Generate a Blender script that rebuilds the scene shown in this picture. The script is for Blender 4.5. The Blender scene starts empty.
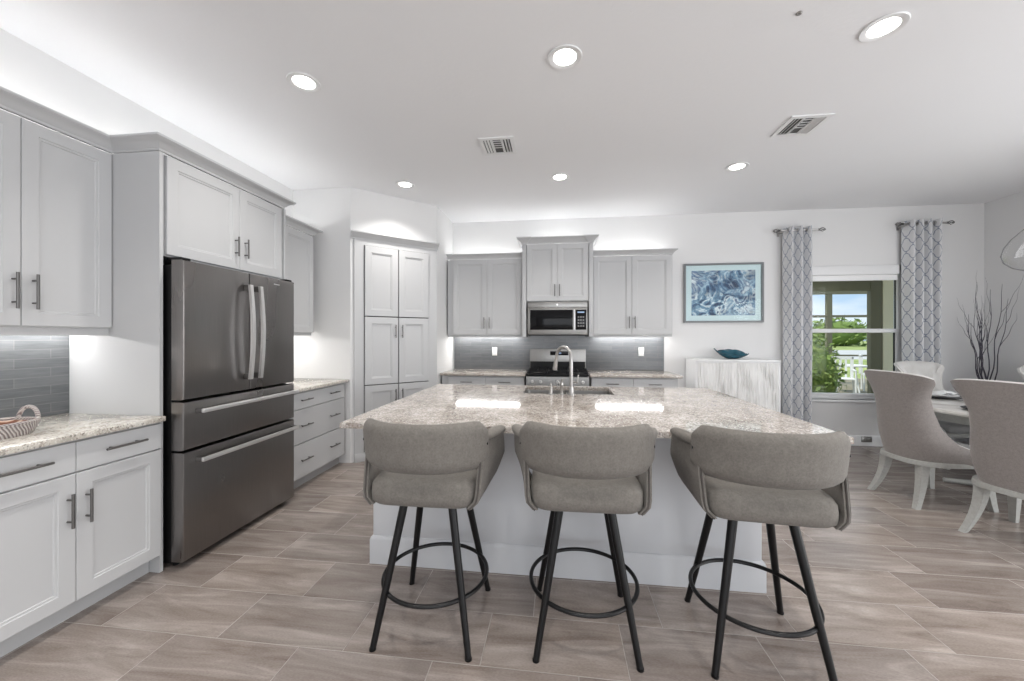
import bpy, bmesh, math, random
from mathutils import Vector, Matrix
R = math.radians
scene = bpy.context.scene
COL = scene.collection
random.seed(7)

# ------------------------------------------------------------------ camera, world, lights, exposure
FPX, VPX, HY, CAMZ = 380.0, 558.0, 337.0, 1.37
YAW = math.atan((VPX - 512) / FPX)
cam_d = bpy.data.cameras.new('camera'); cam = bpy.data.objects.new('camera', cam_d); COL.objects.link(cam)
cam.location = (0, 0, CAMZ); cam.rotation_euler = (R(90), 0, YAW)
cam_d.sensor_width = 36; cam_d.lens = 36 * FPX / 1024
cam_d.shift_y = -(340.5 - HY) / 1024; cam_d.clip_start = 0.02; cam_d.clip_end = 400
scene.camera = cam
scene.view_settings.view_transform = 'Standard'; scene.view_settings.look = 'None'
scene.view_settings.gamma = 1; scene.view_settings.use_curve_mapping = False
scene.view_settings.exposure = 0.0
try:
    scene.cycles.use_denoising = True
    scene.cycles.max_bounces = 10; scene.cycles.diffuse_bounces = 6
    scene.cycles.transparent_max_bounces = 12
    scene.cycles.sample_clamp_indirect = 4.0
    scene.cycles.caustics_reflective = False; scene.cycles.caustics_refractive = False
except Exception: pass

world = bpy.data.worlds.new('sky'); scene.world = world; world.use_nodes = True
wn, wl = world.node_tree.nodes, world.node_tree.links
wn.clear()
wo = wn.new('ShaderNodeOutputWorld'); wb = wn.new('ShaderNodeBackground')
tc = wn.new('ShaderNodeTexCoord'); ns = wn.new('ShaderNodeTexNoise'); ns.inputs['Scale'].default_value = 3.2
ns.inputs['Detail'].default_value = 5
mp = wn.new('ShaderNodeMapping'); mp.inputs['Scale'].default_value = (1, 1, 3)
rp = wn.new('ShaderNodeValToRGB')
rp.color_ramp.elements[0].position = .42; rp.color_ramp.elements[0].color = (.50, .68, .92, 1)
rp.color_ramp.elements[1].position = .60; rp.color_ramp.elements[1].color = (.86, .92, 1, 1)
wl.new(tc.outputs['Generated'], mp.inputs['Vector']); wl.new(mp.outputs[0], ns.inputs['Vector'])
wl.new(ns.outputs['Fac'], rp.inputs['Fac']); wl.new(rp.outputs['Color'], wb.inputs['Color'])
wb.inputs['Strength'].default_value = 1.1; wl.new(wb.outputs[0], wo.inputs['Surface'])

def light(name, kind, loc, rot, energy, color=(1, 1, 1), **kw):
    d = bpy.data.lights.new(name, kind); d.energy = energy; d.color = color
    for k, v in kw.items(): setattr(d, k, v)
    o = bpy.data.objects.new(name, d); COL.objects.link(o); o.location = loc; o.rotation_euler = rot
    return o
light('sun', 'SUN', (0, 0, 10), (R(35), 0, R(-75)), 3.6, (1, .95, .86), angle=R(1.0))
# added fill lights outside assumed openings behind and beside the camera, imitating daylight
light('fill_rear', 'AREA', (1.2, -3.22, 1.25), (R(90), 0, 0), 100, (1, .99, .98), shape='RECTANGLE', size=5.6, size_y=2.3)
light('fill_right', 'AREA', (5.42, .3, 1.25), (0, R(90), 0), 200, (1, .99, .975), shape='RECTANGLE', size=2.3, size_y=4.6)

# ------------------------------------------------------------------ material helpers
def mat(name, col=(.8, .8, .8), rough=.5, metal=0, spec=.5, **kw):
    m = bpy.data.materials.new(name); m.use_nodes = True
    b = m.node_tree.nodes['Principled BSDF']
    b.inputs['Base Color'].default_value = (*col, 1); b.inputs['Roughness'].default_value = rough
    b.inputs['Metallic'].default_value = metal; b.inputs['Specular IOR Level'].default_value = spec
    for k, v in kw.items(): b.inputs[k].default_value = v
    return m
class N:
    """small node helper around one material"""
    def __init__(s, m): s.m = m; s.t = m.node_tree; s.b = s.t.nodes['Principled BSDF']
    def new(s, kind, **kw):
        n = s.t.nodes.new('ShaderNode' + kind)
        for k, v in kw.items():
            if k in n.inputs: s.set(n, k, v)
            else: setattr(n, k, v)
        return n
    def set(s, n, k, v):
        if hasattr(v, 'is_output') or isinstance(v, bpy.types.NodeSocket): s.t.links.new(v, n.inputs[k])
        else: n.inputs[k].default_value = v
    def math(s, op, a, b=None, c=None):
        n = s.t.nodes.new('ShaderNodeMath'); n.operation = op
        for i, v in enumerate((a, b, c)):
            if v is None: continue
            if isinstance(v, bpy.types.NodeSocket): s.t.links.new(v, n.inputs[i])
            else: n.inputs[i].default_value = v
        return n.outputs[0]
    def coord(s, which='Object', scale=(1, 1, 1), rot=(0, 0, 0)):
        c = s.new('TexCoord'); mpn = s.new('Mapping'); mpn.inputs['Scale'].default_value = scale
        mpn.inputs['Rotation'].default_value = rot
        s.t.links.new(c.outputs[which], mpn.inputs['Vector']); return mpn.outputs[0]
    def noise(s, vec, scale, detail=3, rough=.5, dist=0):
        n = s.new('TexNoise'); s.t.links.new(vec, n.inputs['Vector'])
        n.inputs['Scale'].default_value = scale; n.inputs['Detail'].default_value = detail
        n.inputs['Roughness'].default_value = rough; n.inputs['Distortion'].default_value = dist
        return n.outputs['Fac']
    def ramp(s, fac, stops, interp='LINEAR'):
        n = s.new('ValToRGB'); s.t.links.new(fac, n.inputs['Fac']); e = n.color_ramp.elements
        n.color_ramp.interpolation = interp
        while len(e) < len(stops): e.new(.5)
        for el, (p, c) in zip(e, stops): el.position = p; el.color = (*c, 1) if len(c) == 3 else c
        return n.outputs['Color']
    def mix(s, fac, a, b, mode='MIX'):
        n = s.new('Mix', data_type='RGBA'); n.blend_type = mode
        for k, v in (('Factor', fac), ('A', a), ('B', b)):
            sock = [i for i in n.inputs if i.name == k and (i.type == 'RGBA' or k == 'Factor' and i.type == 'VALUE')][0]
            if isinstance(v, bpy.types.NodeSocket): s.t.links.new(v, sock)
            elif k == 'Factor': sock.default_value = v
            else: sock.default_value = (*v, 1)
        return [o for o in n.outputs if o.type == 'RGBA'][0]
    def base(s, c): s.t.links.new(c, s.b.inputs['Base Color'])
    def rough(s, c): s.t.links.new(c, s.b.inputs['Roughness'])
    def bump(s, h, strength=.2, dist=.01):
        n = s.new('Bump'); n.inputs['Strength'].default_value = strength; n.inputs['Distance'].default_value = dist
        s.t.links.new(h, n.inputs['Height']); s.t.links.new(n.outputs[0], s.b.inputs['Normal'])
    def sep(s, vec):
        n = s.new('SeparateXYZ'); s.t.links.new(vec, n.inputs[0]); return n.outputs

def painted(name, col, rough=.55, bump=.05, scale=60):
    m = mat(name, col, rough); n = N(m); v = n.coord()
    n.base(n.mix(n.noise(v, 1.3, 2), tuple(c * .985 for c in col), tuple(min(1, c * 1.015) for c in col)))
    n.bump(n.noise(v, scale, 3), bump, .004); return m
M = {}
M['wall'] = painted('wall_paint', (.72, .72, .72), .75, .06, 45)
M['ceiling'] = painted('ceiling_paint', (.80, .805, .82), .85, .25, 38)
M['cab'] = painted('cabinet_paint', (.50, .505, .512), .42, .01)
M['base_trim'] = painted('white_trim', (.76, .765, .77), .45, .01)
M['toe'] = painted('toe_kick_paint', (.47, .475, .48), .5, .01)
M['gap'] = mat('shadow_gap', (.10, .10, .10), .8)
M['island'] = painted('island_paint', (.50, .51, .53), .5, .01)
M['white_plastic'] = painted('white_plastic', (.85, .85, .85), .35, .0)
M['black'] = painted('black_enamel', (.004, .004, .0045), .38, .01)
M['black'].node_tree.nodes['Principled BSDF'].inputs['Specular IOR Level'].default_value = .3
M['black_glass'] = mat('black_glass', (.004, .004, .005), .12, 0, .2)
M['nickel'] = painted('brushed_nickel', (.42, .41, .40), .32, .01); M['nickel'].node_tree.nodes['Principled BSDF'].inputs['Metallic'].default_value = .9
M['pewter'] = painted('dark_pewter', (.16, .155, .15), .35, .01); M['pewter'].node_tree.nodes['Principled BSDF'].inputs['Metallic'].default_value = .85
M['chrome'] = mat('chrome', (.85, .85, .85), .12, 1)
M['handle_steel'] = mat('bright_steel', (.80, .79, .78), .3, .85)

def steel(name, col, rough):
    m = mat(name, col, rough, 1); n = N(m)
    v = n.coord('Object', (120, 120, 1.5)); h = n.noise(v, 3, 3)
    n.base(n.mix(h, tuple(c * .86 for c in col), tuple(min(1, c * 1.12) for c in col)))
    v2 = n.coord('Object', (1, 3.5, .35)); h2 = n.noise(v2, 2.2, 2)
    n.rough(n.math('MULTIPLY_ADD', h2, .16, rough - .08)); n.bump(h, .03, .002); return m
M['steel_dark'] = steel('dark_stainless', (.245, .232, .225), .29)
M['steel'] = steel('stainless', (.36, .355, .345), .36)

# floor: 61 x 30.5 cm travertine-look planks, each row stepped by a third
m = mat('floor_tile', (.4, .36, .33), .33); n = N(m); v = n.coord(); x, y, z = n.sep(v)
row = n.math('FLOOR', n.math('DIVIDE', n.math('ADD', y, 100 * .305 - 1.86), .305))
fy = n.math('FRACT', n.math('DIVIDE', n.math('ADD', y, 100 * .305 - 1.86), .305))
ux = n.math('ADD', n.math('DIVIDE', n.math('ADD', x, 1.95 + 61), .61), n.math('DIVIDE', n.math('SUBTRACT', 100, row), 3.0))
cx = n.math('FLOOR', ux); fx = n.math('FRACT', ux)
ex = n.math('MULTIPLY', n.math('MINIMUM', fx, n.math('SUBTRACT', 1, fx)), .61)
ey = n.math('MULTIPLY', n.math('MINIMUM', fy, n.math('SUBTRACT', 1, fy)), .305)
edge = n.math('MINIMUM', ex, ey)
grout = n.math('LESS_THAN', edge, .0022)
cmb = n.new('CombineXYZ'); n.t.links.new(cx, cmb.inputs[0]); n.t.links.new(row, cmb.inputs[1])
wnz = n.new('TexWhiteNoise', noise_dimensions='3D'); n.t.links.new(cmb.outputs[0], wnz.inputs['Vector'])
rnd = wnz.outputs['Value']
off = n.new('CombineXYZ'); n.t.links.new(n.math('MULTIPLY', rnd, 17.0), off.inputs[0]); n.t.links.new(n.math('MULTIPLY', rnd, 41.0), off.inputs[1])
add = n.new('VectorMath', operation='ADD'); n.t.links.new(v, add.inputs[0]); n.t.links.new(off.outputs[0], add.inputs[1])
mpn = n.new('Mapping'); mpn.inputs['Scale'].default_value = (.55, 3.4, 1); n.t.links.new(add.outputs[0], mpn.inputs['Vector'])
veins = n.noise(mpn.outputs[0], 3.2, 6, .62, .9)
base = n.ramp(veins, [(.30, (.150, .112, .092)), (.44, (.25, .205, .178)), (.55, (.31, .265, .238)), (.70, (.46, .405, .365))])
mp3 = n.new('Mapping'); mp3.inputs['Scale'].default_value = (9, 30, 1); n.t.links.new(add.outputs[0], mp3.inputs['Vector'])
fine = n.noise(mp3.outputs[0], 9, 3)
base = n.mix(.28, base, n.ramp(fine, [(.3, (.17, .14, .12)), (.7, (.40, .36, .33))]))
tint = n.ramp(rnd, [(0, (.76, .76, .77)), (.5, (.88, .88, .89)), (1, (1.02, 1.01, 1.0))])
base = n.mix(1.0, base, tint, 'MULTIPLY')
n.base(n.mix(grout, base, (.33, .30, .275)))
n.rough(n.math('ADD', n.math('MULTIPLY_ADD', fine, .12, .17), n.math('MULTIPLY', grout, .3)))
n.bump(n.math('MINIMUM', edge, .003), .5, 1.0); M['floor'] = m

# granite
def granite(name, cols, rough=.07):
    m = mat(name, cols[1], rough); n = N(m); v = n.coord()
    c = n.ramp(n.noise(v, 5, 4, .6, .8), [(.32, cols[0]), (.5, cols[1]), (.68, cols[2])])
    sp = n.new('TexVoronoi', feature='F1'); n.t.links.new(v, sp.inputs['Vector']); sp.inputs['Scale'].default_value = 140
    hue = n.sep(sp.outputs['Color'])[0]
    blot = n.noise(v, 30, 4, .65)
    dk = n.math('MULTIPLY', n.math('GREATER_THAN', hue, .80), n.math('GREATER_THAN', blot, .50))
    lt = n.math('LESS_THAN', hue, .22)
    br = n.math('MULTIPLY', n.math('GREATER_THAN', n.sep(sp.outputs['Color'])[1], .70), n.math('GREATER_THAN', blot, .45))
    c = n.mix(n.math('MULTIPLY', lt, .5), c, (.78, .76, .72))
    c = n.mix(n.math('MULTIPLY', br, .6), c, cols[3])
    c = n.mix(n.math('MULTIPLY', dk, .60), c, (.11, .10, .095))
    vein = n.ramp(n.noise(n.coord('Object', (1.4, 2.6, 2)), 6, 6, .7, 1.6), [(.50, (0, 0, 0)), (.62, (1, 1, 1))])
    c = n.mix(n.math('MULTIPLY', n.sep(vein)[0], .28), c, cols[4])
    n.base(c); return m
M['granite'] = granite('island_granite', [(.30, .26, .225), (.42, .38, .34), (.54, .50, .46), (.20, .15, .125), (.27, .23, .21)], .06)
M['granite_light'] = granite('cream_granite', [(.44, .41, .36), (.60, .57, .51), (.72, .70, .65), (.30, .24, .20), (.36, .33, .30)], .08)

# grey glass splash tiles
m = mat('glass_splash_tile', (.2, .21, .22), .12); n = N(m)
br = n.new('TexBrick'); c = n.new('TexCoord')
sx = n.sep(c.outputs['Object']); cb = n.new('CombineXYZ')
n.t.links.new(n.math('ADD', sx[0], sx[1]), cb.inputs[0]); n.t.links.new(sx[2], cb.inputs[1])
n.t.links.new(cb.outputs[0], br.inputs['Vector'])
br.inputs['Scale'].default_value = 1; br.inputs['Brick Width'].default_value = .30; br.inputs['Row Height'].default_value = .052
br.inputs['Mortar Size'].default_value = .0016; br.inputs['Color1'].default_value = (.085, .090, .096, 1)
br.inputs['Color2'].default_value = (.125, .130, .137, 1); br.inputs['Mortar'].default_value = (.19, .19, .19, 1)
wv = n.noise(n.coord('Object', (2, 2, 26)), 4, 3, .6, .4)
n.base(n.mix(.4, br.outputs['Color'], n.ramp(wv, [(.3, (.07, .075, .08)), (.7, (.15, .155, .162))])))
n.bump(br.outputs['Fac'], .3, -.002); M['splash'] = m

# fabrics
def fabric(name, c0, c1, scale=260, big=14, rough=.9, sheen=.25, bump=.35):
    m = mat(name, c0, rough, 0, .25); n = N(m); v = n.coord()
    f = n.noise(v, scale, 3, .7); g = n.noise(v, big, 4, .65)
    n.base(n.mix(n.math('MULTIPLY_ADD', g, .55, n.math('MULTIPLY_ADD', f, .9, -.25)), c0, c1))
    n.bump(f, bump, .002); m.node_tree.nodes['Principled BSDF'].inputs['Sheen Weight'].default_value = sheen; return m
M['suede'] = fabric('mottled_grey_suede', (.095, .087, .077), (.215, .20, .182), 120, 34, .92, .08)
M['suede_edge'] = fabric('dark_seam', (.05, .045, .04), (.08, .07, .065))
M['tweed'] = fabric('grey_tweed', (.155, .138, .130), (.335, .305, .29), 190, 60)
M['cream_fabric'] = fabric('cream_fabric', (.62, .61, .59), (.74, .73, .71), 240, 12)
M['seat_fabric'] = fabric('pale_grey_leather', (.24, .24, .24), (.32, .32, .32), 100, 8, .45, .1, .08)
M['weathered_wood'] = fabric('grey_washed_wood', (.27, .27, .255), (.42, .42, .40), 60, 20, .6, 0, .1)

def emit(name, col, s):
    m = mat(name, col); b = m.node_tree.nodes['Principled BSDF']
    b.inputs['Emission Color'].default_value = (*col, 1); b.inputs['Emission Strength'].default_value = s; return m
M['led'] = emit('led_strip_glow', (1, .985, .96), 32)
M['uplight'] = emit('uplight_glow', (1, .99, .97), 20)
M['lens'] = emit('downlight_lens', (1, .97, .92), 9)
M['bulb'] = emit('pendant_bulb', (1, .97, .93), 14)
M['display'] = emit('clock_digits', (.25, .35, .5), .4)

def thin_glass(name, tint=(1, 1, 1), rough=.0, f=1.0, ior=.04):
    m = bpy.data.materials.new(name); m.use_nodes = True; t = m.node_tree; t.nodes.clear()
    o = t.nodes.new('ShaderNodeOutputMaterial'); a = t.nodes.new('ShaderNodeBsdfTransparent'); g = t.nodes.new('ShaderNodeBsdfGlossy')
    mx = t.nodes.new('ShaderNodeMixShader'); lw = t.nodes.new('ShaderNodeLayerWeight'); lw.inputs['Blend'].default_value = .5
    pw_ = t.nodes.new('ShaderNodeMath'); pw_.operation = 'POWER'; t.links.new(lw.outputs['Facing'], pw_.inputs[0]); pw_.inputs[1].default_value = 4.5
    fr = t.nodes.new('ShaderNodeMath'); fr.operation = 'MULTIPLY_ADD'; t.links.new(pw_.outputs[0], fr.inputs[0]); fr.inputs[1].default_value = f; fr.inputs[2].default_value = ior
    a.inputs[0].default_value = (*tint, 1); g.inputs['Roughness'].default_value = rough
    t.links.new(fr.outputs[0], mx.inputs[0]); t.links.new(a.outputs[0], mx.inputs[1]); t.links.new(g.outputs[0], mx.inputs[2])
    t.links.new(mx.outputs[0], o.inputs[0]); return m
M['pane'] = thin_glass('window_glass', (.97, .99, .98), 0, .4, .005)
M['globe'] = thin_glass('smoked_clear_glass', (.95, .95, .95), .0, .9, .05)
_t = M['globe'].node_tree; _lw = _t.nodes['Layer Weight']; _r = _t.nodes.new('ShaderNodeValToRGB')
_r.color_ramp.elements[0].position = .72; _r.color_ramp.elements[0].color = (.96, .96, .96, 1)
_r.color_ramp.elements[1].position = .93; _r.color_ramp.elements[1].color = (.10, .10, .10, 1)
_t.links.new(_lw.outputs['Facing'], _r.inputs[0]); _t.links.new(_r.outputs[0], _t.nodes['Transparent BSDF'].inputs[0])

# ------------------------------------------------------------------ mesh helpers
class B:
    def __init__(s): s.m = bmesh.new()
    def ring(s, pts): return [s.m.verts.new(p) for p in pts]
    def loft(s, rings, closed=True, cap0=True, cap1=True):
        rs = [s.ring(r) for r in rings]; k = len(rs[0])
        for a, b in zip(rs, rs[1:]):
            for i in range(k if closed else k - 1):
                j = (i + 1) % k
                s.m.faces.new((a[i], a[j], b[j], b[i]))
        if closed and cap0: s.m.faces.new(rs[0][::-1])
        if closed and cap1: s.m.faces.new(rs[-1])
        return s
    def box(s, x0, x1, y0, y1, z0, z1, bev=0, seg=2):
        vs = [s.m.verts.new((x, y, z)) for x in (x0, x1) for y in (y0, y1) for z in (z0, z1)]
        q = [(0, 1, 3, 2), (4, 6, 7, 5), (0, 4, 5, 1), (2, 3, 7, 6), (0, 2, 6, 4), (1, 5, 7, 3)]
        fs = [s.m.faces.new([vs[i] for i in f]) for f in q]
        if bev > 0:
            es = list({e for f in fs for e in f.edges})
            bmesh.ops.bevel(s.m, geom=es, offset=bev, segments=seg, profile=.5, affect='EDGES')
        return s
    def tube(s, pts, r, seg=10, closed=False, cap=True):
        pts = [Vector(p) for p in pts]; k = len(pts)
        if not hasattr(r, '__len__'): r = [r] * k
        rings = []; up = None
        for i, p in enumerate(pts):
            if closed: t = pts[(i + 1) % k] - pts[i - 1]
            else: t = pts[min(i + 1, k - 1)] - pts[max(i - 1, 0)]
            t.normalize()
            if up is None:
                up = Vector((0, 0, 1)) if abs(t.z) < .9 else Vector((0, 1, 0))
            a = t.cross(up)
            if a.length < 1e-5: a = t.cross(Vector((1, 0, 0)))
            a.normalize(); b = a.cross(t).normalized(); up = b
            rings.append([p + (a * math.cos(2 * math.pi * j / seg) + b * math.sin(2 * math.pi * j / seg)) * r[i] for j in range(seg)])
        if closed:
            rs = [s.ring(q) for q in rings]
            for i in range(k):
                a, b = rs[i], rs[(i + 1) % k]
                for j in range(seg): s.m.faces.new((a[j], a[(j + 1) % seg], b[(j + 1) % seg], b[j]))
        else: s.loft(rings, True, cap, cap)
        return s
    def lathe(s, prof, c=(0, 0, 0), seg=32, axis='z', caps=True):
        rings = []
        for r, h in prof:
            ring = []
            for j in range(seg):
                a = 2 * math.pi * j / seg; u, w = r * math.cos(a), r * math.sin(a)
                q = {'z': (u, w, h), 'y': (u, h, -w), 'x': (h, u, w)}[axis]
                ring.append((c[0] + q[0], c[1] + q[1], c[2] + q[2]))
            rings.append(ring)
        return s.loft(rings, True, caps, caps)
    def torus(s, c, R0, r, seg=40, sseg=8, a='z', sx=1, sy=1):
        pts = []
        for i in range(seg):
            t = 2 * math.pi * i / seg; u, w = R0 * sx * math.cos(t), R0 * sy * math.sin(t)
            pts.append({'z': (c[0] + u, c[1] + w, c[2]), 'y': (c[0] + u, c[1], c[2] + w), 'x': (c[0], c[1] + u, c[2] + w)}[a])
        return s.tube(pts, r, sseg, True)
    def grid_solid(s, A, Bg):
        """closed solid between two point grids A[i][j] and Bg[i][j]"""
        a = [[s.m.verts.new(p) for p in r] for r in A]; b = [[s.m.verts.new(p) for p in r] for r in Bg]
        I, J = len(a), len(a[0])
        for i in range(I - 1):
            for j in range(J - 1):
                s.m.faces.new((a[i][j], a[i][j + 1], a[i + 1][j + 1], a[i + 1][j]))
                s.m.faces.new((b[i][j], b[i + 1][j], b[i + 1][j + 1], b[i][j + 1]))
        for i in range(I - 1):
            s.m.faces.new((a[i][0], a[i + 1][0], b[i + 1][0], b[i][0])); s.m.faces.new((a[i][J-1], b[i][J-1], b[i + 1][J-1], a[i + 1][J-1]))
        for j in range(J - 1):
            s.m.faces.new((a[0][j], b[0][j], b[0][j + 1], a[0][j + 1])); s.m.faces.new((a[I-1][j], a[I-1][j + 1], b[I-1][j + 1], b[I-1][j]))
        return s
    def sweep(s, path, prof):
        """profile (outward offset, z) along an xy path; outward = right-hand side of travel; mitred"""
        P = [Vector((p[0], p[1])) for p in path]; rings = []
        for i, p in enumerate(P):
            d0 = (P[i] - P[i - 1]).normalized() if i > 0 else None
            d1 = (P[i + 1] - P[i]).normalized() if i < len(P) - 1 else None
            n0 = Vector((d0.y, -d0.x)) if d0 else None; n1 = Vector((d1.y, -d1.x)) if d1 else None
            if n0 is None: q = n1
            elif n1 is None: q = n0
            else:
                q = (n0 + n1); q = q / max(.2, q.dot(n0))
            rings.append([(p.x + q.x * o, p.y + q.y * o, z) for o, z in prof])
        return s.loft(rings)
    def rrect(s, cx, cy, w, d, r, zs, seg=5):
        """rounded-rectangle column through (z, inset) levels"""
        rings = []
        for z, ins in zs:
            ring = []; rr = max(.002, r - ins); hw, hd = w / 2 - ins, d / 2 - ins
            for qx, qy, a0 in ((1, 1, 0), (-1, 1, 90), (-1, -1, 180), (1, -1, 270)):
                for k in range(seg + 1):
                    a = R(a0 + 90 * k / seg)
                    ring.append((cx + qx * (hw - rr) + rr * math.cos(a), cy + qy * (hd - rr) + rr * math.sin(a), z))
            rings.append(ring)
        return s.loft(rings)
    def front(s, x0, x1, z0, z1, y=0, t=.02, fw=0, frame_only=False):
        """cabinet door / drawer front facing -y; shaker panel when fw > 0"""
        prof = [(0, t), (0, .002), (.002, 0)]
        if fw: prof += [(fw, 0), (fw + .003, .005), (fw + .012, .006), (fw + .015, .011)]
        rings = [[(x0 + i, y + h, z0 + i), (x1 - i, y + h, z0 + i), (x1 - i, y + h, z1 - i), (x0 + i, y + h, z1 - i)] for i, h in prof]
        return s.loft(rings)
    def out(s, name, m, parent=None, smooth=35, inv=None, label=None):
        bmesh.ops.recalc_face_normals(s.m, faces=s.m.faces)
        if inv is not None: s.m.transform(inv)
        me = bpy.data.meshes.new(name); s.m.to_mesh(me); s.m.free()
        me.materials.append(M[m] if isinstance(m, str) else m)
        if smooth:
            for p in me.polygons: p.use_smooth = True
            me.set_sharp_from_angle(angle=R(smooth))
        o = bpy.data.objects.new(name, me); COL.objects.link(o)
        if parent is not None: o.parent = parent
        if label: o['label'] = label
        return o

def thing(name, label, cat, loc=(0, 0, 0), rz=0, group=None):
    o = bpy.data.objects.new(name, None); COL.objects.link(o); o.empty_display_size = .1
    o.location = loc; o.rotation_euler = (0, 0, rz); o['label'] = label; o['category'] = cat
    if group: o['group'] = group
    return o
def tag(o, label, cat, group=None):
    o['label'] = label; o['category'] = cat
    if group: o['group'] = group
    return o
def struct(o): o['kind'] = 'structure'; return o
def dup(root, loc, rz, label=None, group=None):
    def cp(o, parent):
        c = o.copy(); COL.objects.link(c); c.parent = parent
        for ch in [k for k in KIDS.get(o.name, [])]: cp(ch, c)
        return c
    KIDS = {}
    for o in COL.objects:
        if o.parent: KIDS.setdefault(o.parent.name, []).append(o)
    r = cp(root, None); r.location = loc; r.rotation_euler = (0, 0, rz)
    if label: r['label'] = label
    if group: r['group'] = group
    return r

# ------------------------------------------------------------------ room
XL, XR, YB, YR, ZC = -2.92, 5.16, 5.29, -3.1, 3.0
struct(B().box(XL - .15, XR + .15, YR - .15, YB + .15, -.12, 0).out('floor', 'floor', smooth=0))
struct(B().box(XL - .15, XR + .15, YR - .15, YB + .15, ZC, ZC + .15).out('ceiling', 'ceiling', smooth=0))
struct(B().box(XL - .15, XL, YR, YB, 0, ZC).out('wall_left', 'wall', smooth=0))
# back wall with the window opening
WX0, WX1, WZ0, WZ1 = 2.95, 4.305, .575, 2.27
bw = B()
bw.box(XL, WX0, YB, YB + .15, 0, ZC).box(WX1, XR, YB, YB + .15, 0, ZC)
bw.box(WX0, WX1, YB, YB + .15, 0, WZ0).box(WX0, WX1, YB, YB + .15, WZ1, ZC)
struct(bw.out('wall_back', 'wall', smooth=0))
# right wall and rear wall, each with a wide unseen opening, assumed and added for the fill lights
rw = B(); rw.box(XR, XR + .15, 2.7, YB, 0, ZC).box(XR, XR + .15, YR, -2.1, 0, ZC).box(XR, XR + .15, -2.1, 2.7, 2.45, ZC)
struct(rw.out('wall_right', 'wall', smooth=0))
rr = B(); rr.box(XL, -1.7, YR - .15, YR, 0, ZC).box(4.1, XR, YR - .15, YR, 0, ZC).box(-1.7, 4.1, YR - .15, YR, 2.45, ZC)
struct(rr.out('wall_rear', 'wall', smooth=0))
def slider(name, horiz, a0, a1, c, n):
    d = B()
    w = (a1 - a0) / n
    for i in range(n + 1):
        a = a0 + i * w
        if horiz: d.box(a - .04, a + .04, c - .03, c + .03, 0, 2.45)
        else: d.box(c - .03, c + .03, a - .04, a + .04, 0, 2.45)
    if horiz: d.box(a0, a1, c - .03, c + .03, 2.38, 2.45).box(a0, a1, c - .03, c + .03, 0, .08)
    else: d.box(c - .03, c + .03, a0, a1, 2.38, 2.45).box(c - .03, c + .03, a0, a1, 0, .08)
    o = struct(d.out(name, 'base_trim', smooth=0))
    return o
slider('door_1', True, -1.7, 4.1, YR - .05, 4)
slider('door_2', False, -2.1, 2.7, XR + .05, 3)
# pantry corner: side wall, 45-degree wall and return wall
PA, PB = Vector((-2.24, 3.89)), Vector((-1.495, 4.58))
PANG = math.atan2(PB.y - PA.y, PB.x - PA.x); PL = (PB - PA).length
pw = B()
pw.loft([[(XL, 3.89, z), (PA.x, PA.y, z), (PB.x, PB.y, z), (PB.x, YB, z), (PB.x - .11, YB, z), (PB.x - .11, PB.y + .05, z), (PA.x - .05, PA.y + .11, z), (XL, 4.0, z)] for z in (0, ZC)])
struct(pw.out('wall_pantry', 'wall', smooth=0))
# baseboards
def board(name, path, h=.13, t=.015):
    return struct(B().sweep(path, [(0, 0), (t, 0), (t, h - .02), (t - .005, h - .005), (.003, h), (0, h)]).out(name, 'base_trim'))
board('baseboard_back', [(1.452, YB), (XR, YB)])
board('baseboard_right', [(XR, YB - .016), (XR, 2.7)])
# --- visible window
fr = B()
y0, y1 = YB + .05, YB + .12
for (a, b, c, d) in ((WX0, WX1, WZ0, WZ0 + .05), (WX0, WX1, WZ1 - .05, WZ1), (WX0, WX0 + .05, WZ0, WZ1), (WX1 - .05, WX1, WZ0, WZ1)):
    fr.box(a, b, y0, y1, c, d, .004)
w1 = struct(fr.out('window_1', 'base_trim'))
s = B(); s.box(WX0 + .05, WX1 - .05, y0 - .015, y0 + .03, 1.425, 1.475, .004).box(WX1 - .085, WX1 - .05, y0 - .01, y0 + .03, WZ0 + .05, 1.43, .003)
s.box(WX0 + .05, WX0 + .085, y0 - .01, y0 + .03, WZ0 + .05, 1.43, .003).box(WX0 + .05, WX1 - .05, y0 - .01, y0 + .03, WZ0 + .05, WZ0 + .075, .003)
s.out('sash', 'base_trim', w1)
B().box(WX1 - .054, WX1 - .046, y0 + .031, y0 + .05, WZ0 + .05, WZ1 - .05).box(WX1 - .092, WX1 - .085, y0 + .0, y0 + .02, WZ0 + .075, 1.425).out('gasket', 'black', w1, 0)
B().box(WX0 + .05, WX1 - .05, y0 + .028, y0 + .032, WZ0 + .05, WZ1 - .05).out('window_pane', 'pane', w1, 0)
B().box(WX0 - .03, WX1 + .02, YB - .03, YB + .05, WZ0 - .03, WZ0, .006).out('window_sill', 'base_trim', w1)
# roller blind in its cassette
t = thing('roller_blind', 'white roller blind rolled up in its cassette at the window top', 'blind', (3.6, YB + .001, 2.12))
B().box(-.62, .60, -.045, .04, .03, .148, .012).out('cassette', 'base_trim', t)
B().box(-.605, .60, -.012, .0, -.028, .03, .002).out('blind_cloth', 'white_plastic', t)
B().box(-.605, .60, -.016, .005, -.040, -.026, .003).out('bottom_bar', 'base_trim', t)

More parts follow.
